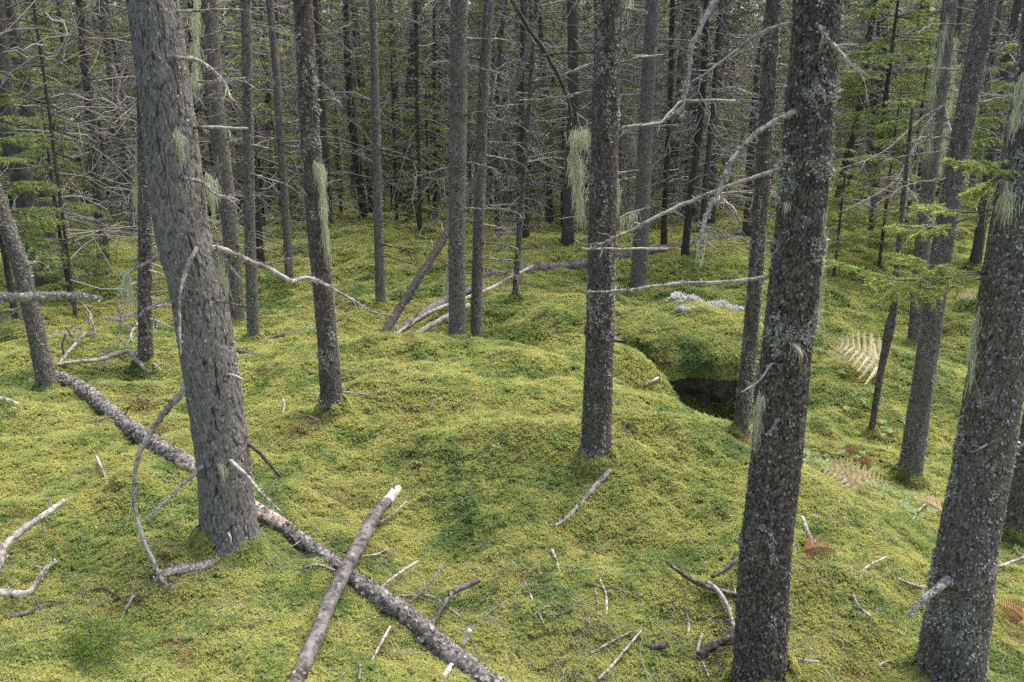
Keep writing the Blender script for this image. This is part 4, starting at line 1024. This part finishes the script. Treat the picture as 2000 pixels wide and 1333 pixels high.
mid = [  # (u, v of the base, width px, prototype, label)
 (1113,482,27,2,'grey trunk with pale streaks standing left of the central spruce at the far moss'),
 (1025,472,14,3,'thin dark trunk beside the leaning pole at the far moss edge'),
 (970,467,14,4,'slim trunk right of the slender crest tree'),
 (1342,503,16,3,'slim grey trunk rising behind the far log, right of the boulder-side spruce'),
 (1295,492,14,9,'thin dark leaning trunk touching the far log'),
 (1368,500,12,4,'thin trunk just behind the hanging lichen tip'),
 (78,567,48,2,'broad brown trunk at the left behind the slanting mossy one'),
 (103,512,34,7,'broad dark trunk at the left, furthest of the thick pair'),
 (200,512,25,1,'grey trunk at left rising above the short bent log'),
 (150,622,8,4,'very thin dead pole near the left fallen log'),
 (645,442,20,1,'dark trunk immediately behind the lichen bearded spruce'),
 (705,432,18,0,'trunk with a reddish foot right of the lichen bearded spruce'),
 (850,437,11,9,'thin black crooked trunk left of the crest pair'),
 (1455,470,26,2,'dark trunk behind the slim spruce at the hollow'),
 (1637,415,16,3,'short visible dark trunk in the light gap right of the stout spruce'),
 (1690,395,20,0,'thick trunk in the bright gap between stout and bearded trees'),
 (1905,520,22,7,'trunk behind the tilted gully spruce'),
 (345,560,14,3,'thin trunk left of the large furrowed spruce foot'),
 (510,520,16,6,'trunk between the furrowed spruce and the slim leaning one'),
 (265,460,22,7,'dark trunk far behind the spiky blackish trunk'),
 (1075,440,16,8,'grey pole far behind between the leaning pole and central spruce'),
 (820,455,10,9,'thin pole at the edge of the far moss left of the crest pair'),
]
for k, (u, v, w, pk, lb) in enumerate(mid):
    b = hit(u, v); R = rad(w, v, b[1]); r0 = [.085, .11, .13, .07, .06][pk % 5] * 1.12
    s = 1.0; o = put_far(b[0], b[1], pk, s, k * 1.7, lb, None, .02 * math.sin(k * 3.3), R / r0); taken.append((b[0], b[1]))
    taken.append((b[0], b[1]))
near_pts = [(t.base[0], t.base[1]) for t in (T9, T10, T11, T12, T13, T14, T15, T16, T17)]
taken += near_pts
cnt = 0; tries = 0
while cnt < 265 and tries < 9000:
    tries += 1
    Y = 17.5 + 30 * random.random() ** .85; x = random.uniform(-.80, .80) * Y
    if Y < 21 and random.random() < .55: continue
    if min((x - a) ** 2 + (Y - b) ** 2 for a, b in taken) < .85 ** 2: continue
    taken.append((x, Y)); cnt += 1
    far_lb = 'slender grey spruce with bare twiggy branches deep in the far thicket'
    put_far(x, Y, random.randrange(10), random.uniform(.85, 1.15), random.uniform(0, 6.28), far_lb, 'spruces crowding the far thicket', random.uniform(-.05, .05), random.uniform(.75, 1.25))
# beyond them the wood reads as one mass
Wt = Buf(); rr_ = np.random.default_rng(5)
wv = []
mass_c = proto_collection('far_wood_tree', [p_[i] for p_ in protos[:6] for i in (0,)])
def joined(k):
    a = protos[k]; bm_o = []
    return a
pts = []
for k in range(420):
    Y = rr_.uniform(47, 75); x = rr_.uniform(-.85, .85) * Y; pts.append((x, Y))
pts = np.array(pts); pz = ground(pts[:, 0], pts[:, 1])
far_c = bpy.data.collections.new('far_wood_tree_source')
for i in range(6):
    # trunk, twigs and crown of one far tree in a single mesh
    Vs = []; Fs = []; fm = []; n0 = 0; mats = []
    for q, me in enumerate(protos[i]):
        co = np.empty(len(me.vertices) * 3, np.float32); me.vertices.foreach_get('co', co); li = np.empty(len(me.loops), np.int32); me.loops.foreach_get('vertex_index', li)
        Vs.append(co.reshape(-1, 3)); Fs.append(li.reshape(-1, 3) + n0); fm.append(np.full(len(li) // 3, q)); n0 += len(co) // 3; mats.append(me.materials[0])
    far_c.objects.link(bpy.data.objects.new('far_wood_tree_%d' % i, mesh_np('far_wood_tree', np.concatenate(Vs), np.concatenate(Fs), mats, smooth=False, fmat=np.concatenate(fm))))
instancer('distant_wood', np.column_stack([pts, pz]), np.tile([[0, 0, 1.]], (len(pts), 1)), rr_.uniform(1., 1.4, len(pts)), rr_.integers(0, 6, len(pts)), far_c)

# ------------------------------------------------------------------ fallen logs and sticks
def ground_path(path):
    pts = []; rs = []
    for q in path:
        u, v, w = q[:3]; lift = q[3] if len(q) > 3 else None
        h0 = hit(u, v); R = rad(w, v, h0[1]) * (.9 if w > 12 else 1.); L = (lift + .012) if lift is not None else R * .5 + (.016 if R < .025 else .006)
        pts.append(hit(u, v, L) if L > 0 else h0); rs.append(R)
    return pts, rs
def log_thing(name, label, cat, path, mat='log', sides=22, rough=.14, tw=0, twl=.12, seed=1, lich=0, flakes=0, group=None, step=.02, ends=None, segs=(), pts=None, rs=None, flake_mat='flake'):
    if pts is None: pts, rs = ground_path(path)
    pts = np.array(pts); c = pts.mean(0); c[2] = gz(c[0], c[1])
    t = thing(name, c, label, cat, group)
    p, r = resample(pts, rs, step)
    p = kink(p, float(np.mean(r)) * .14, seed)
    part('stem', *tube(p, r, sides, rough, seed), M[mat], t)
    rr = np.random.default_rng(seed); T, N, Bn = frames(p)
    for k in range(tw):
        i = rr.integers(1, len(p) - 1); a = rr.uniform(0, 6.283)
        n_ = np.cos(a) * N[i] + np.sin(a) * Bn[i]; n_[2] = abs(n_[2]) * .8 + .15; d = norm(n_ + T[i] * rr.uniform(-.3, .6)); L = twl * rr.uniform(.35, 1.1)
        q = p[i] + d * np.linspace(0, L, 5)[:, None] + np.vstack([[0, 0, 0], rr.normal(size=(4, 3)) * L * .05])
        part('twig', *dead_branch(q, np.linspace(min(.006, r[i] * .4), .0012, 5), 2, seed * 31 + k, 5, .02, .003, L * .4), M['wood' if k % 3 else 'wood_dark'], t)
    if flakes:
        i = rr.integers(0, len(p), flakes); a = rr.uniform(0, 6.283, flakes)
        nn = np.cos(a)[:, None] * N[i] + np.sin(a)[:, None] * Bn[i]
        part('bark_flakes', *scatter_flakes(p[i] + nn * r[i, None], nn, T[i], .014, .008, seed, 1.2), M[flake_mat], t, kind='stuff', smooth=False)
    if lich:
        i = rr.integers(0, len(p), lich); a = rr.uniform(0, 6.283, lich); nn = np.cos(a)[:, None] * N[i] + np.sin(a)[:, None] * Bn[i]
        part('leafy_lichen', *lichen_bits(p[i] + nn * r[i, None] * .98, nn, .008, seed), M['lichen'], t, kind='stuff', smooth=False)
    for (f0, f1, mt_) in segs:
        a, b = int(f0 * len(p)), int(f1 * len(p)); part('peeled_section', *tube(p[a:b], r[a:b] * 1.05, sides, .2, seed + 3), M[mt_], t)
    if ends:
        for (i0_, i1_) in ends:
            a, b = (0, i0_) if i0_ >= 0 else (len(p) + i0_, len(p))
            q = p[a:b]; rq = r[a:b] * 1.08
            part('bare_tip', *tube(q, rq, sides, .1, seed + 1), M['wood_pale'], t)
    return t
log_thing('fallen_log', 'long thin fallen log with peeling bark running diagonally past the big spruce', 'log',
          [(112,738,25),(165,765,27),(240,826,28),(300,868,32),(350,900,36),(400,935,36),(455,972,34),(510,1008,33),(560,1040,30),(615,1078,26),(665,1112,27),(700,1145,36),(760,1185,42),(830,1240,45),(890,1290,48),(960,1340,50),(1010,1375,50)],
          'log', 28, .16, 9, .30, 11, 250, 6500, segs=[(.47, .66, 'log_peel')])
t = log_thing('crossing_stick', 'smooth grey stick with a whitish broken tip lying across the thin log', 'stick',
          [(780,953,9,.17),(772,962,17,.165),(758,978,21,.15),(735,1005,24,.14),(710,1050,26,.13),(680,1105,29,.12),(640,1190,31,.10),(610,1265,32,.07),(575,1345,34,.04),(555,1400,34,.02)],
          'log', 26, .03, 1, .10, 12, 0, 120, ends=[(8, 0)])
log_thing('fallen_branch', 'short lichen crusted branch lying at the foot of the drooping limb', 'branch', [(306,1140,15,.015),(330,1125,19,.02),(365,1117,19),(400,1107,17),(430,1098,12),(460,1093,8),(497,1094,5)], 'wood', 14, .25, 3, .06, 13, 500)
log_thing('fallen_branch', 'forked bleached branch rising from the moss at the left edge', 'branch', [(-60,1160,26,.02),(-10,1110,24,.03),(12,1068,17,.06),(45,1035,14,.09),(85,1008,13,.12),(126,982,9,.16)], 'wood', 14, .25, 3, .12, 14, 120)
log_thing('fallen_branch', 'grey stick with upright twigs half sunk at the left edge', 'branch', [(-40,1163,22),(10,1162,20),(50,1160,15),(68,1148,9,.03),(85,1115,6,.06),(110,1098,4,.05)], 'wood', 12, .3, 4, .12, 15, 120)
log_thing('fallen_branch', 'dark brown knobbly twig on moss in the lower left', 'branch', [(18,1206,9),(60,1200,9),(95,1190,8),(134,1172,5)], 'wood_dark', 10, .3, 5, .06, 16)
log_thing('fallen_branch', 'thin white twig standing slanted on the moss left of the drooping limb', 'branch', [(188,892,4,.05),(203,925,6,.03),(222,970,5)], 'wood', 8, .2, 1, .04, 17)
log_thing('fallen_branch', 'lichened branch leaning away from the foot of the central spruce', 'branch', [(1191,920,11,.03),(1160,955,10),(1130,990,9),(1105,1015,7),(1083,1032,5)], 'wood', 10, .25, 5, .12, 18, 60)
log_thing('fallen_log', 'big mossy log lying across the far side behind the central spruce', 'log', [(945,542,16),(1010,532,22),(1060,526,22),(1120,522,22),(1180,510,22),(1240,497,21),(1300,486,19),(1380,472,19),(1430,462,17),(1480,450,15)], 'log', 22, .12, 6, .3, 19, 300, 1500)
log_thing('fallen_log', 'straight grey log lying in the dip at left', 'log', [(92,665,14),(150,650,17),(210,632,17),(262,616,16),(320,596,14),(350,588,10)], 'log', 18, .1, 12, .35, 20, 100)
log_thing('fallen_log', 'short bent log beyond the thin dead pole at left', 'log', [(118,578,10,.03),(135,560,14,.08),(150,546,13,.14),(180,537,12,.16),(215,530,10,.14)], 'log', 14, .1, 2, .2, 21)
log_thing('fallen_log', 'small dark log end poking in at the left edge by the slanting trunk', 'log', [(-40,640,11),(0,627,11),(42,613,8)], 'wood_dark', 12, .1, 2, .1, 22)
log_thing('fallen_log', 'low sunken grey log between the bearded spruce and thin trunk', 'log', [(515,664,6),(560,656,9),(610,645,10),(660,635,9),(700,628,6)], 'log', 14, .12, 9, .3, 23)
log_thing('fallen_log', 'sunken grey log end just left of the pale slender trunk', 'log', [(468,688,8),(490,692,10),(512,694,8)], 'log', 12, .1, 1, .1, 24)
log_thing('fallen_branch', 'pale stick end at the left edge below the slanting trunk', 'branch', [(-20,776,8,.02),(10,783,10),(38,791,6)], 'wood', 10, .2, 0, .1, 25)
def pole(name, label, cat, path, mat, sides=12, tw=6, twl=.3, seed=1, lich=0):
    pts = [P(u, v, Y) for u, v, w, Y in path]; rs = [rad(w, v, Y) * .82 for u, v, w, Y in path]
    return log_thing(name, label, cat, None, mat, sides, .15, tw, twl, seed, lich, pts=pts, rs=rs)
pole('leaning_pole', 'dead lichened pole leaning up right from the mound crest', 'dead tree', [(738,672,22,8.0),(770,620,20,8.4),(820,540,19,8.8),(870,460,18,9.2),(925,360,17,9.6),(985,220,16,10.1),(1030,100,13,10.5),(1052,20,10,10.8)], 'bark_dark', 16, 14, .5, 31, 900)
pole('fallen_log', 'thick splintered log end propped on the crest beside the leaning pole', 'log', [(757,662,16,8.3),(800,632,20,8.7),(840,605,21,9.2),(880,582,21,9.8),(925,565,18,10.4)], 'log', 16, 4, .3, 32)
pole('fallen_log', 'pale barkless log on the crest, lowest of the propped bundle', 'log', [(796,664,10,8.2),(830,643,13,8.4),(870,620,13,8.6),(915,596,10,8.9)], 'wood', 14, 6, .25, 33)
pole('fallen_branch', 'long thin dead stem running right from the propped logs towards the far log', 'branch', [(770,655,7,8.3),(840,610,8,8.8),(930,575,9,9.6),(975,555,8,10.4),(1040,520,6,11.5)], 'wood', 10, 9, .4, 34)
pole('dead_limb', 'dark dead limb hanging slanted near the top left of the central spruce', 'dead limb', [(965,-60,9,9.5),(1000,0,9,9.5),(1035,60,10,9.5),(1070,110,10,9.5),(1108,190,8,9.5),(1118,250,4,9.5)], 'bark_dark', 10, 6, .5, 35)
# sticks round the thin log, each its own
for k, (path, mat, lb) in enumerate([
 ([(590,1112,5,.02),(620,1108,6,.03),(655,1120,5,.02)],'wood','short pale twig just left of where the stick crosses the log'),
 ([(738,1158,5,.05),(775,1125,6,.07),(818,1098,4,.09)],'wood','straight thin stick slanting up right above the thin log'),
 ([(787,1192,6,.05),(825,1155,6,.08),(865,1108,3,.12)],'wood_dark','longest thin stick slanting up beside the log, mid length'),
 ([(840,1232,10,.04),(860,1195,11,.06),(885,1160,11,.08),(912,1145,10,.09),(938,1138,7,.10)],'wood_dark','crooked dark branch bent to the right above the thin log'),
 ([(758,1172,4,.02),(800,1166,4,.03),(845,1167,3,.02),(900,1205,3,.01)],'wood','wiry pale twig lying behind the thin log'),
 ([(680,1242,3),(705,1222,4),(742,1206,4)],'wood','curved pale twig below the crossing stick'),
 ([(717,1308,4,.0),(740,1265,6,.03),(762,1225,5,.06)],'wood','straight stick leaning on the lower side of the thin log'),
 ([(742,1022,4,.04),(775,1000,4,.05),(795,982,2,.06)],'wood','thin curved twig right of the whitish broken tip'),
 ([(705,1090,3,.02),(740,1082,4,.02),(757,1072,2,.03)],'wood','small curved twig right of the crossing stick'),
 ([(1168,1333,5),(1200,1298,6,.02),(1252,1241,4,.04)],'wood','long straight pale twig near the bottom centre'),
 ([(1152,1280,5),(1190,1262,4,.02),(1232,1241,3,.02)],'wood','thinner pale twig above the long straight one'),
 ([(1078,1078,7,.02),(1086,1098,6),(1094,1120,4)],'wood','stubby twig stuck upright in moss below the leaning branch'),
 ([(1172,1135,4,.02),(1183,1165,6),(1185,1205,4)],'wood','upright dead twig on the moss slope right of centre'),
 ([(1000,1098,4),(1025,1140,4),(1050,1200,3),(1070,1235,2)],'wood','long fine twig curving down the centre of the slope'),
 ([(1040,1208,4),(1065,1193,4),(1095,1180,2)],'wood','fine pale twig crossing a long one low in the centre'),
 ([(1040,1206,3),(1080,1205,4),(1125,1192,2)],'wood_dark','dark fine twig lying level low in the centre'),
 ([(1335,1190,3),(1345,1225,5),(1342,1248,3)],'wood','bent twig in the brown patch left of the stout spruce'),
 ([(1372,1240,6,.04),(1362,1275,6,.02),(1372,1300,5),(1385,1330,4)],'wood','angled white twig near the foot of the stout spruce'),
 ([(1302,1100,6,.06),(1330,1122,9,.06),(1355,1138,11,.05),(1385,1148,12,.05),(1415,1158,9,.03),(1448,1168,6)],'wood_dark','gnarled branch reaching left from beside the stout spruce'),
 ([(1380,1140,10,.06),(1400,1160,11,.06),(1420,1190,9,.05),(1432,1225,7,.03),(1446,1250,5)],'wood','pale curved limb hooking down to the stout spruce foot'),
 ([(1390,1132,7,.07),(1420,1112,8,.09),(1452,1088,6,.10)],'wood_dark','brown twig rising to the stout spruce from the gnarled branch'),
 ([(1365,1285,16,.02),(1395,1262,17,.03),(1430,1245,16,.03),(1450,1240,10,.02)],'wood_dark','thick grey root at the left foot of the stout spruce'),
 ([(1270,1272,13),(1288,1267,14),(1305,1262,12)],'wood_dark','dark chunk of bark lying alone at the bottom'),
 ([(1567,1012,6,.12),(1578,1045,8,.07),(1587,1072,6,.02)],'wood','forked upright twig right of the stout spruce'),
 ([(1586,1068,5,.03),(1593,1058,5,.04),(1600,1048,4,.06)],'wood','tiny side prong beside the forked upright twig'),
 ([(1666,1162,6,.04),(1675,1185,7,.02),(1700,1212,5)],'wood','split white twig in front of the gully'),
 ([(1660,1202,5),(1680,1204,4),(1690,1210,3)],'wood','short pale twig end beside the split white twig'),
 ([(1540,1290,7),(1570,1294,7),(1600,1296,5)],'wood','pale stick lying against the right foot of the stout spruce'),
 ([(1680,1130,4),(1695,1108,5,.03),(1735,1088,3,.04)],'wood','arched twig in the small hollow at right'),
 ([(1752,1133,6,.03),(1785,1145,6,.02),(1820,1152,4)],'wood','stick beside the small dark burrow at right'),
 ([(1748,1283,3),(1790,1272,5),(1812,1268,3)],'wood_dark','dark twig left of the thick leaning spruce near the bottom'),
 ([(1715,1308,5),(1730,1298,5),(1748,1296,3)],'wood','short pale curved twig at the bottom right'),
 ([(1832,750,5),(1855,765,6),(1867,775,4)],'wood_dark','dark stick behind the tilted gully spruce'),
 ([(1775,1030,4,.02),(1790,1005,4,.04),(1808,985,3,.05)],'wood','thin stick beside the tan fern at right'),
 ([(1205,625,6),(1220,617,6),(1228,615,4)],'wood','tiny white stick on the boulder mound behind the central spruce'),
 ([(905,1262,8,.06),(912,1245,9,.10),(918,1233,8,.13)],'wood_pale','bright splintered stub standing above the thin log'),
 ([(865,1325,12,.0),(875,1310,11,.03),(882,1300,8,.05)],'wood_pale','pale split piece of wood at the bottom by the log'),
 ([(702,1333,5,.02),(703,1315,6,.03),(704,1302,5,.05)],'wood','short pale upright stub at the bottom left of the log'),
 ([(670,768,5),(700,770,5),(730,775,3),(770,782,2)],'wood','pale stick lying right of the bearded spruce foot'),
 ([(598,812,5),(612,818,5),(625,824,4)],'wood','small pale stick left of the bearded spruce foot'),
 ([(553,782,4,.06),(556,795,4,.03),(552,808,3)],'wood','tiny upright pale twig left of the bearded spruce'),
 ([(790,716,4),(808,722,4),(828,740,3)],'wood','pale twig on the mound crest left of the crest pair'),
 ([(842,800,4),(846,785,3,.02),(850,782,2)],'wood','hooked twig in the middle of the mound top'),
 ([(848,803,2),(875,797,3),(900,793,2)],'wood_dark','fine grey twig in the middle of the mound top'),
 ([(950,862,3),(962,872,4),(972,884,2)],'wood','small pale twig on the mound top below the crest pair'),
 ([(1258,756,5,.02),(1285,742,6,.04),(1305,722,6,.08),(1318,690,5,.12),(1325,672,4,.14)],'wood','bare branch arching over the boulder edge'),
 ([(110,716,7,.03),(150,712,8,.10),(200,705,8,.14),(250,690,9,.17),(262,700,10,.14),(280,718,10,.08),(297,728,8,.03)],'wood','arched dead branch rising beside the blackish spiky trunk'),
 ([(112,715,5,.03),(140,682,6,.12),(168,650,5,.22)],'wood','thin pale stick leaning over the left fallen log'),
 ([(212,722,3),(230,735,6),(238,740,4)],'wood_dark','small dark twig on moss left of the large furrowed spruce'),
 ([(165,1165,3),(200,1150,4,.02),(245,1180,3)],'wood_dark','fine brown twig in the lower left moss'),
 ([(230,1233,3),(245,1200,5,.02),(262,1165,3,.04)],'wood','pale broken twig behind the small seedling'),
]):
    log_thing('fallen_twig', lb, 'twig', path, mat, 8, .28, 2 if len(path) > 3 else 1, .05, 100 + k, step=.012)
for k in range(9):
    u = [150, 185, 232, 262, 245, 172, 128, 205, 300][k]; v = [688, 668, 650, 676, 700, 640, 700, 725, 655][k]
    log_thing('upright_twig', 'short upright dead twig in the dip round the left fallen logs', 'twig', [(u, v, 4, 0), (u + (k % 3 - 1) * 6, v - 22, 4, .09), (u + (k % 4 - 2) * 11, v - 48, 2, .2)], 'wood' if k % 2 else 'wood_dark', 6, .2, 3, .16, 300 + k, group='upright twigs round the left fallen logs')
# tangle of fine twigs at the stout spruce foot
rr = np.random.default_rng(71); tb = Buf(); b0 = hit(1440, 1290)
for k in range(90):
    s = hit(rr.uniform(1395, 1500), rr.uniform(1215, 1330)); s = s + [0, -.06, rr.uniform(.0, .14)]; d = norm(rr.normal(size=3) * [1, .8, .5] + [-.1, -.2, -.25]); L = rr.uniform(.08, .28); n = 7
    q = s + d * np.linspace(0, L, n)[:, None] + np.cumsum(rr.normal(size=(n, 3)) * .006, 0); tb.add(*tube(q, np.linspace(.0028, .0008, n), 4))
o = link('twig_tangle', mesh_np('twig_tangle', tb.get()[0] - b0, tb.get()[1], M['wood_dark']), loc=b0); tag(o, 'tangle of fine dead twigs heaped at the stout spruce foot', 'twigs')
# fine litter
tb = Buf()
for k in range(3600):
    Y = rr.uniform(2.4, 12); x = rr.uniform(-.75, .75) * Y
    if k < 1100:
        c = [(x, Y), (.55, 3.6), (-.1, 3.7), (.2, 4.), (.8, 3.3), (1.3, 3.7), (1.9, 3.7), (-1.5, 3.6), (2.0, 4.8), (-.9, 4.3), (-2.3, 3.6), (-3.2, 7.4)][k % 12]; x, Y = c[0] + rr.normal() * .35, c[1] + rr.normal() * .3
    L = .03 + .26 * rr.random() ** 2; a = rr.uniform(0, 6.283); n = 5; t_ = np.linspace(-.5, .5, n)
    X_ = x + math.cos(a) * t_ * L + rr.normal(size=n) * .004; Y_ = Y + math.sin(a) * t_ * L + rr.normal(size=n) * .004
    q = np.stack([X_, Y_, ground(X_, Y_) + .027 + rr.uniform(-.008, .02)], -1); w = rr.uniform(.001, .0026) * max(1, Y / 5); tb.add(*tube(q, np.linspace(w, w * .5, n), 3))
o = link('twig_litter', mesh_np('twig_litter', *tb.get(), M['twig_far']), kind='stuff'); o['label'] = 'fine twig litter strewn over the moss'; o['category'] = 'litter'

nb_ = Buf()
for (u, v, sp, n) in [(1430, 1315, .16, 1100), (1740, 1050, .12, 300), (1290, 930, .10, 350), (1340, 1180, .14, 400), (620, 995, .10, 250), (1950, 1215, .10, 300), (1050, 1325, .12, 300)]:
    c = hit(u, v); xy = rr.normal(size=(n, 2)) * sp + c[:2]; a = rr.uniform(0, 6.283, n); d = np.stack([np.cos(a), np.sin(a), rr.uniform(-.2, .6, n)], -1) * rr.uniform(.008, .028, n)[:, None]
    p0 = np.column_stack([xy, ground(xy[:, 0], xy[:, 1]) + rr.uniform(.008, .026, n)]); w_ = np.stack([-np.sin(a), np.cos(a), a * 0], -1) * .0016
    nb_.add(np.stack([p0 - w_, p0 + w_, p0 + d], 1).reshape(-1, 3), np.arange(3 * n).reshape(-1, 3))
o = link('needle_litter', mesh_np('needle_litter', *nb_.get(), M['fern_brown'], smooth=False), kind='stuff'); o['label'] = 'rusty brown needle litter in patches on the moss'; o['category'] = 'litter'
# ------------------------------------------------------------------ ferns
def pinna_mesh(mat, seed):
    rr = np.random.default_rng(seed); V = []; Fc = []; n = 13
    for i in range(n):
        x0 = i / n; w = .105 * (1 - x0) ** .7 + .012
        for s in (-1, 1):
            z = rr.uniform(-.015, .015); k = len(V)
            V += [[x0, 0, 0], [x0 + .076, 0, 0], [x0 + .10 + rr.uniform(-.012, .012), s * w, z - .03], [x0 + .045, s * w * .85, z - .03]]; Fc.append([k, k + 1, k + 2, k + 3] if s > 0 else [k + 3, k + 2, k + 1, k])
    k = len(V); V += [[0, -.008, 0], [1, -.002, -.02], [1, .002, -.02], [0, .008, 0]]; Fc.append([k, k + 1, k + 2, k + 3])
    return mesh_np('pinna', V, np.array(Fc), mat, smooth=False)
PM = {k: [pinna_mesh(M[k], 5 + j) for j in range(2)] for k in ('fern_pale', 'fern_tan', 'fern_brown')}
def fern(label, u, v, u2, v2, lift, mat, width=.45, seed=1, npair=8, curl=0.):
    """a bracken frond from its foot pixel to its tip pixel"""
    a = hit(u, v, .04); b = P(u2, v2, a[1] + .06); b[2] = max(b[2], gz(b[0], b[1]) + .07); rr = random.Random(seed)
    t = thing('bracken_frond', a, label, 'fern')
    n = 14; s = np.linspace(0, 1, n)[:, None]; q = a * (1 - s) + b * s; L = float(np.linalg.norm(b - a)); q[:, 2] += np.sin(s[:, 0] * math.pi) * L * .12; q[1:, 2] = np.maximum(q[1:, 2], ground(q[1:, 0], q[1:, 1]) + .06)
    part('stem', *tube(q, np.linspace(.003, .001, n), 5), M[mat], t)
    fw = norm((b - a)[None])[0]; side = norm(np.cross(fw, [0.05, -.8, .6])[None])[0]; pn = np.cross(side, fw); pn = pn if pn[2] > 0 else -pn
    for k in range(npair):
        f = .22 + .76 * k / npair; c = np.array([np.interp(f, s[:, 0], q[:, x_]) for x_ in range(3)])
        for sg in (-1, 1):
            l = L * width * (1 - f) ** .75 * 1.25 + .012; d = norm((side * sg + fw * rr.uniform(.3, .5) + pn * (rr.uniform(-.1, .1) - curl))[None])[0]
            X = Vector(d); Z = Vector(pn + np.array([rr.uniform(-.15, .15), rr.uniform(-.15, .15), 0])); Yv = Z.cross(X).normalized(); Z = X.cross(Yv)
            o = link('pinna', PM[mat][k % 2], t); m = Matrix((X, Yv, Z)).transposed().to_4x4(); m = Matrix.Translation(Vector(c - a)) @ m @ Matrix.Diagonal((l, l, l, 1)); o.matrix_local = m
fern('cream bleached fern frond spreading left in the gully beside the blackened snag', 1745, 735, 1632, 672, .10, 'fern_pale', .42, 1)
fern('cream frond pointing upward left of the blackened snag', 1640, 735, 1655, 655, .10, 'fern_pale', .42, 2)
fern('cream frond reaching right to touch the blackened snag', 1655, 735, 1728, 690, .14, 'fern_pale', .40, 3)
fern('large tan fern frond on the mound edge right of the stout spruce', 1700, 965, 1592, 915, .10, 'fern_tan', .36, 4)
fern('tan frond lying to the right on the mound edge', 1650, 945, 1740, 950, .08, 'fern_tan', .32, 5)
fern('upper tan frond behind the large one on the mound edge', 1675, 970, 1625, 895, .14, 'fern_tan', .34, 6)
fern('small tan withered frond beside the thick leaning spruce', 1850, 1010, 1785, 1005, .06, 'fern_tan', .40, 7, 10, .2)
fern('rust brown crumpled frond right of the stout spruce foot', 1555, 1085, 1632, 1140, .05, 'fern_brown', .30, 8, 13, .3)
fern('small brown withered frond below the blackened snag', 1660, 895, 1668, 870, .08, 'fern_brown', .6, 9, 8, .4)
fern('tiny reddish withered frond beside the brown one', 1692, 915, 1692, 890, .06, 'fern_brown', .6, 10, 8, .4)
fern('pale frond hidden behind the green bough at right', 1915, 590, 1870, 578, .12, 'fern_pale', .4, 11, 10)
fern('red brown dead frond at the right edge near the bottom', 2010, 1225, 1940, 1210, .05, 'fern_brown', .4, 12, 10, .3)

# ------------------------------------------------------------------ seedlings
def seedling(label, u, v, hpx, seed, w=.9):
    b = hit(u, v); h = rad(hpx, v, b[1]) * 2
    a = fir_meshes(h, seed, nl=.013, nw=.0032, spacing=.0019, bare=.35, blen=w * 2.4, nwh=4, per=6)
    t = thing('fir_seedling', b, label, 'seedling')
    for nm, q, mt in zip(('stem', 'twigs', 'foliage'), a, ('wood_dark', 'wood_dark', 'seedling')):
        link(nm, mesh_np(nm, q[0], q[1], M[mt], smooth=False), t, kind=None if nm == 'stem' else 'stuff')
seedling('feathery green fir seedling in the lower left moss, right of its twin', 215, 1298, 85, 21)
seedling('feathery green fir seedling in the lower left moss, left of its twin', 180, 1285, 75, 22)
seedling('bright green seedling tuft on the flank of the boulder mound', 1240, 680, 48, 23)
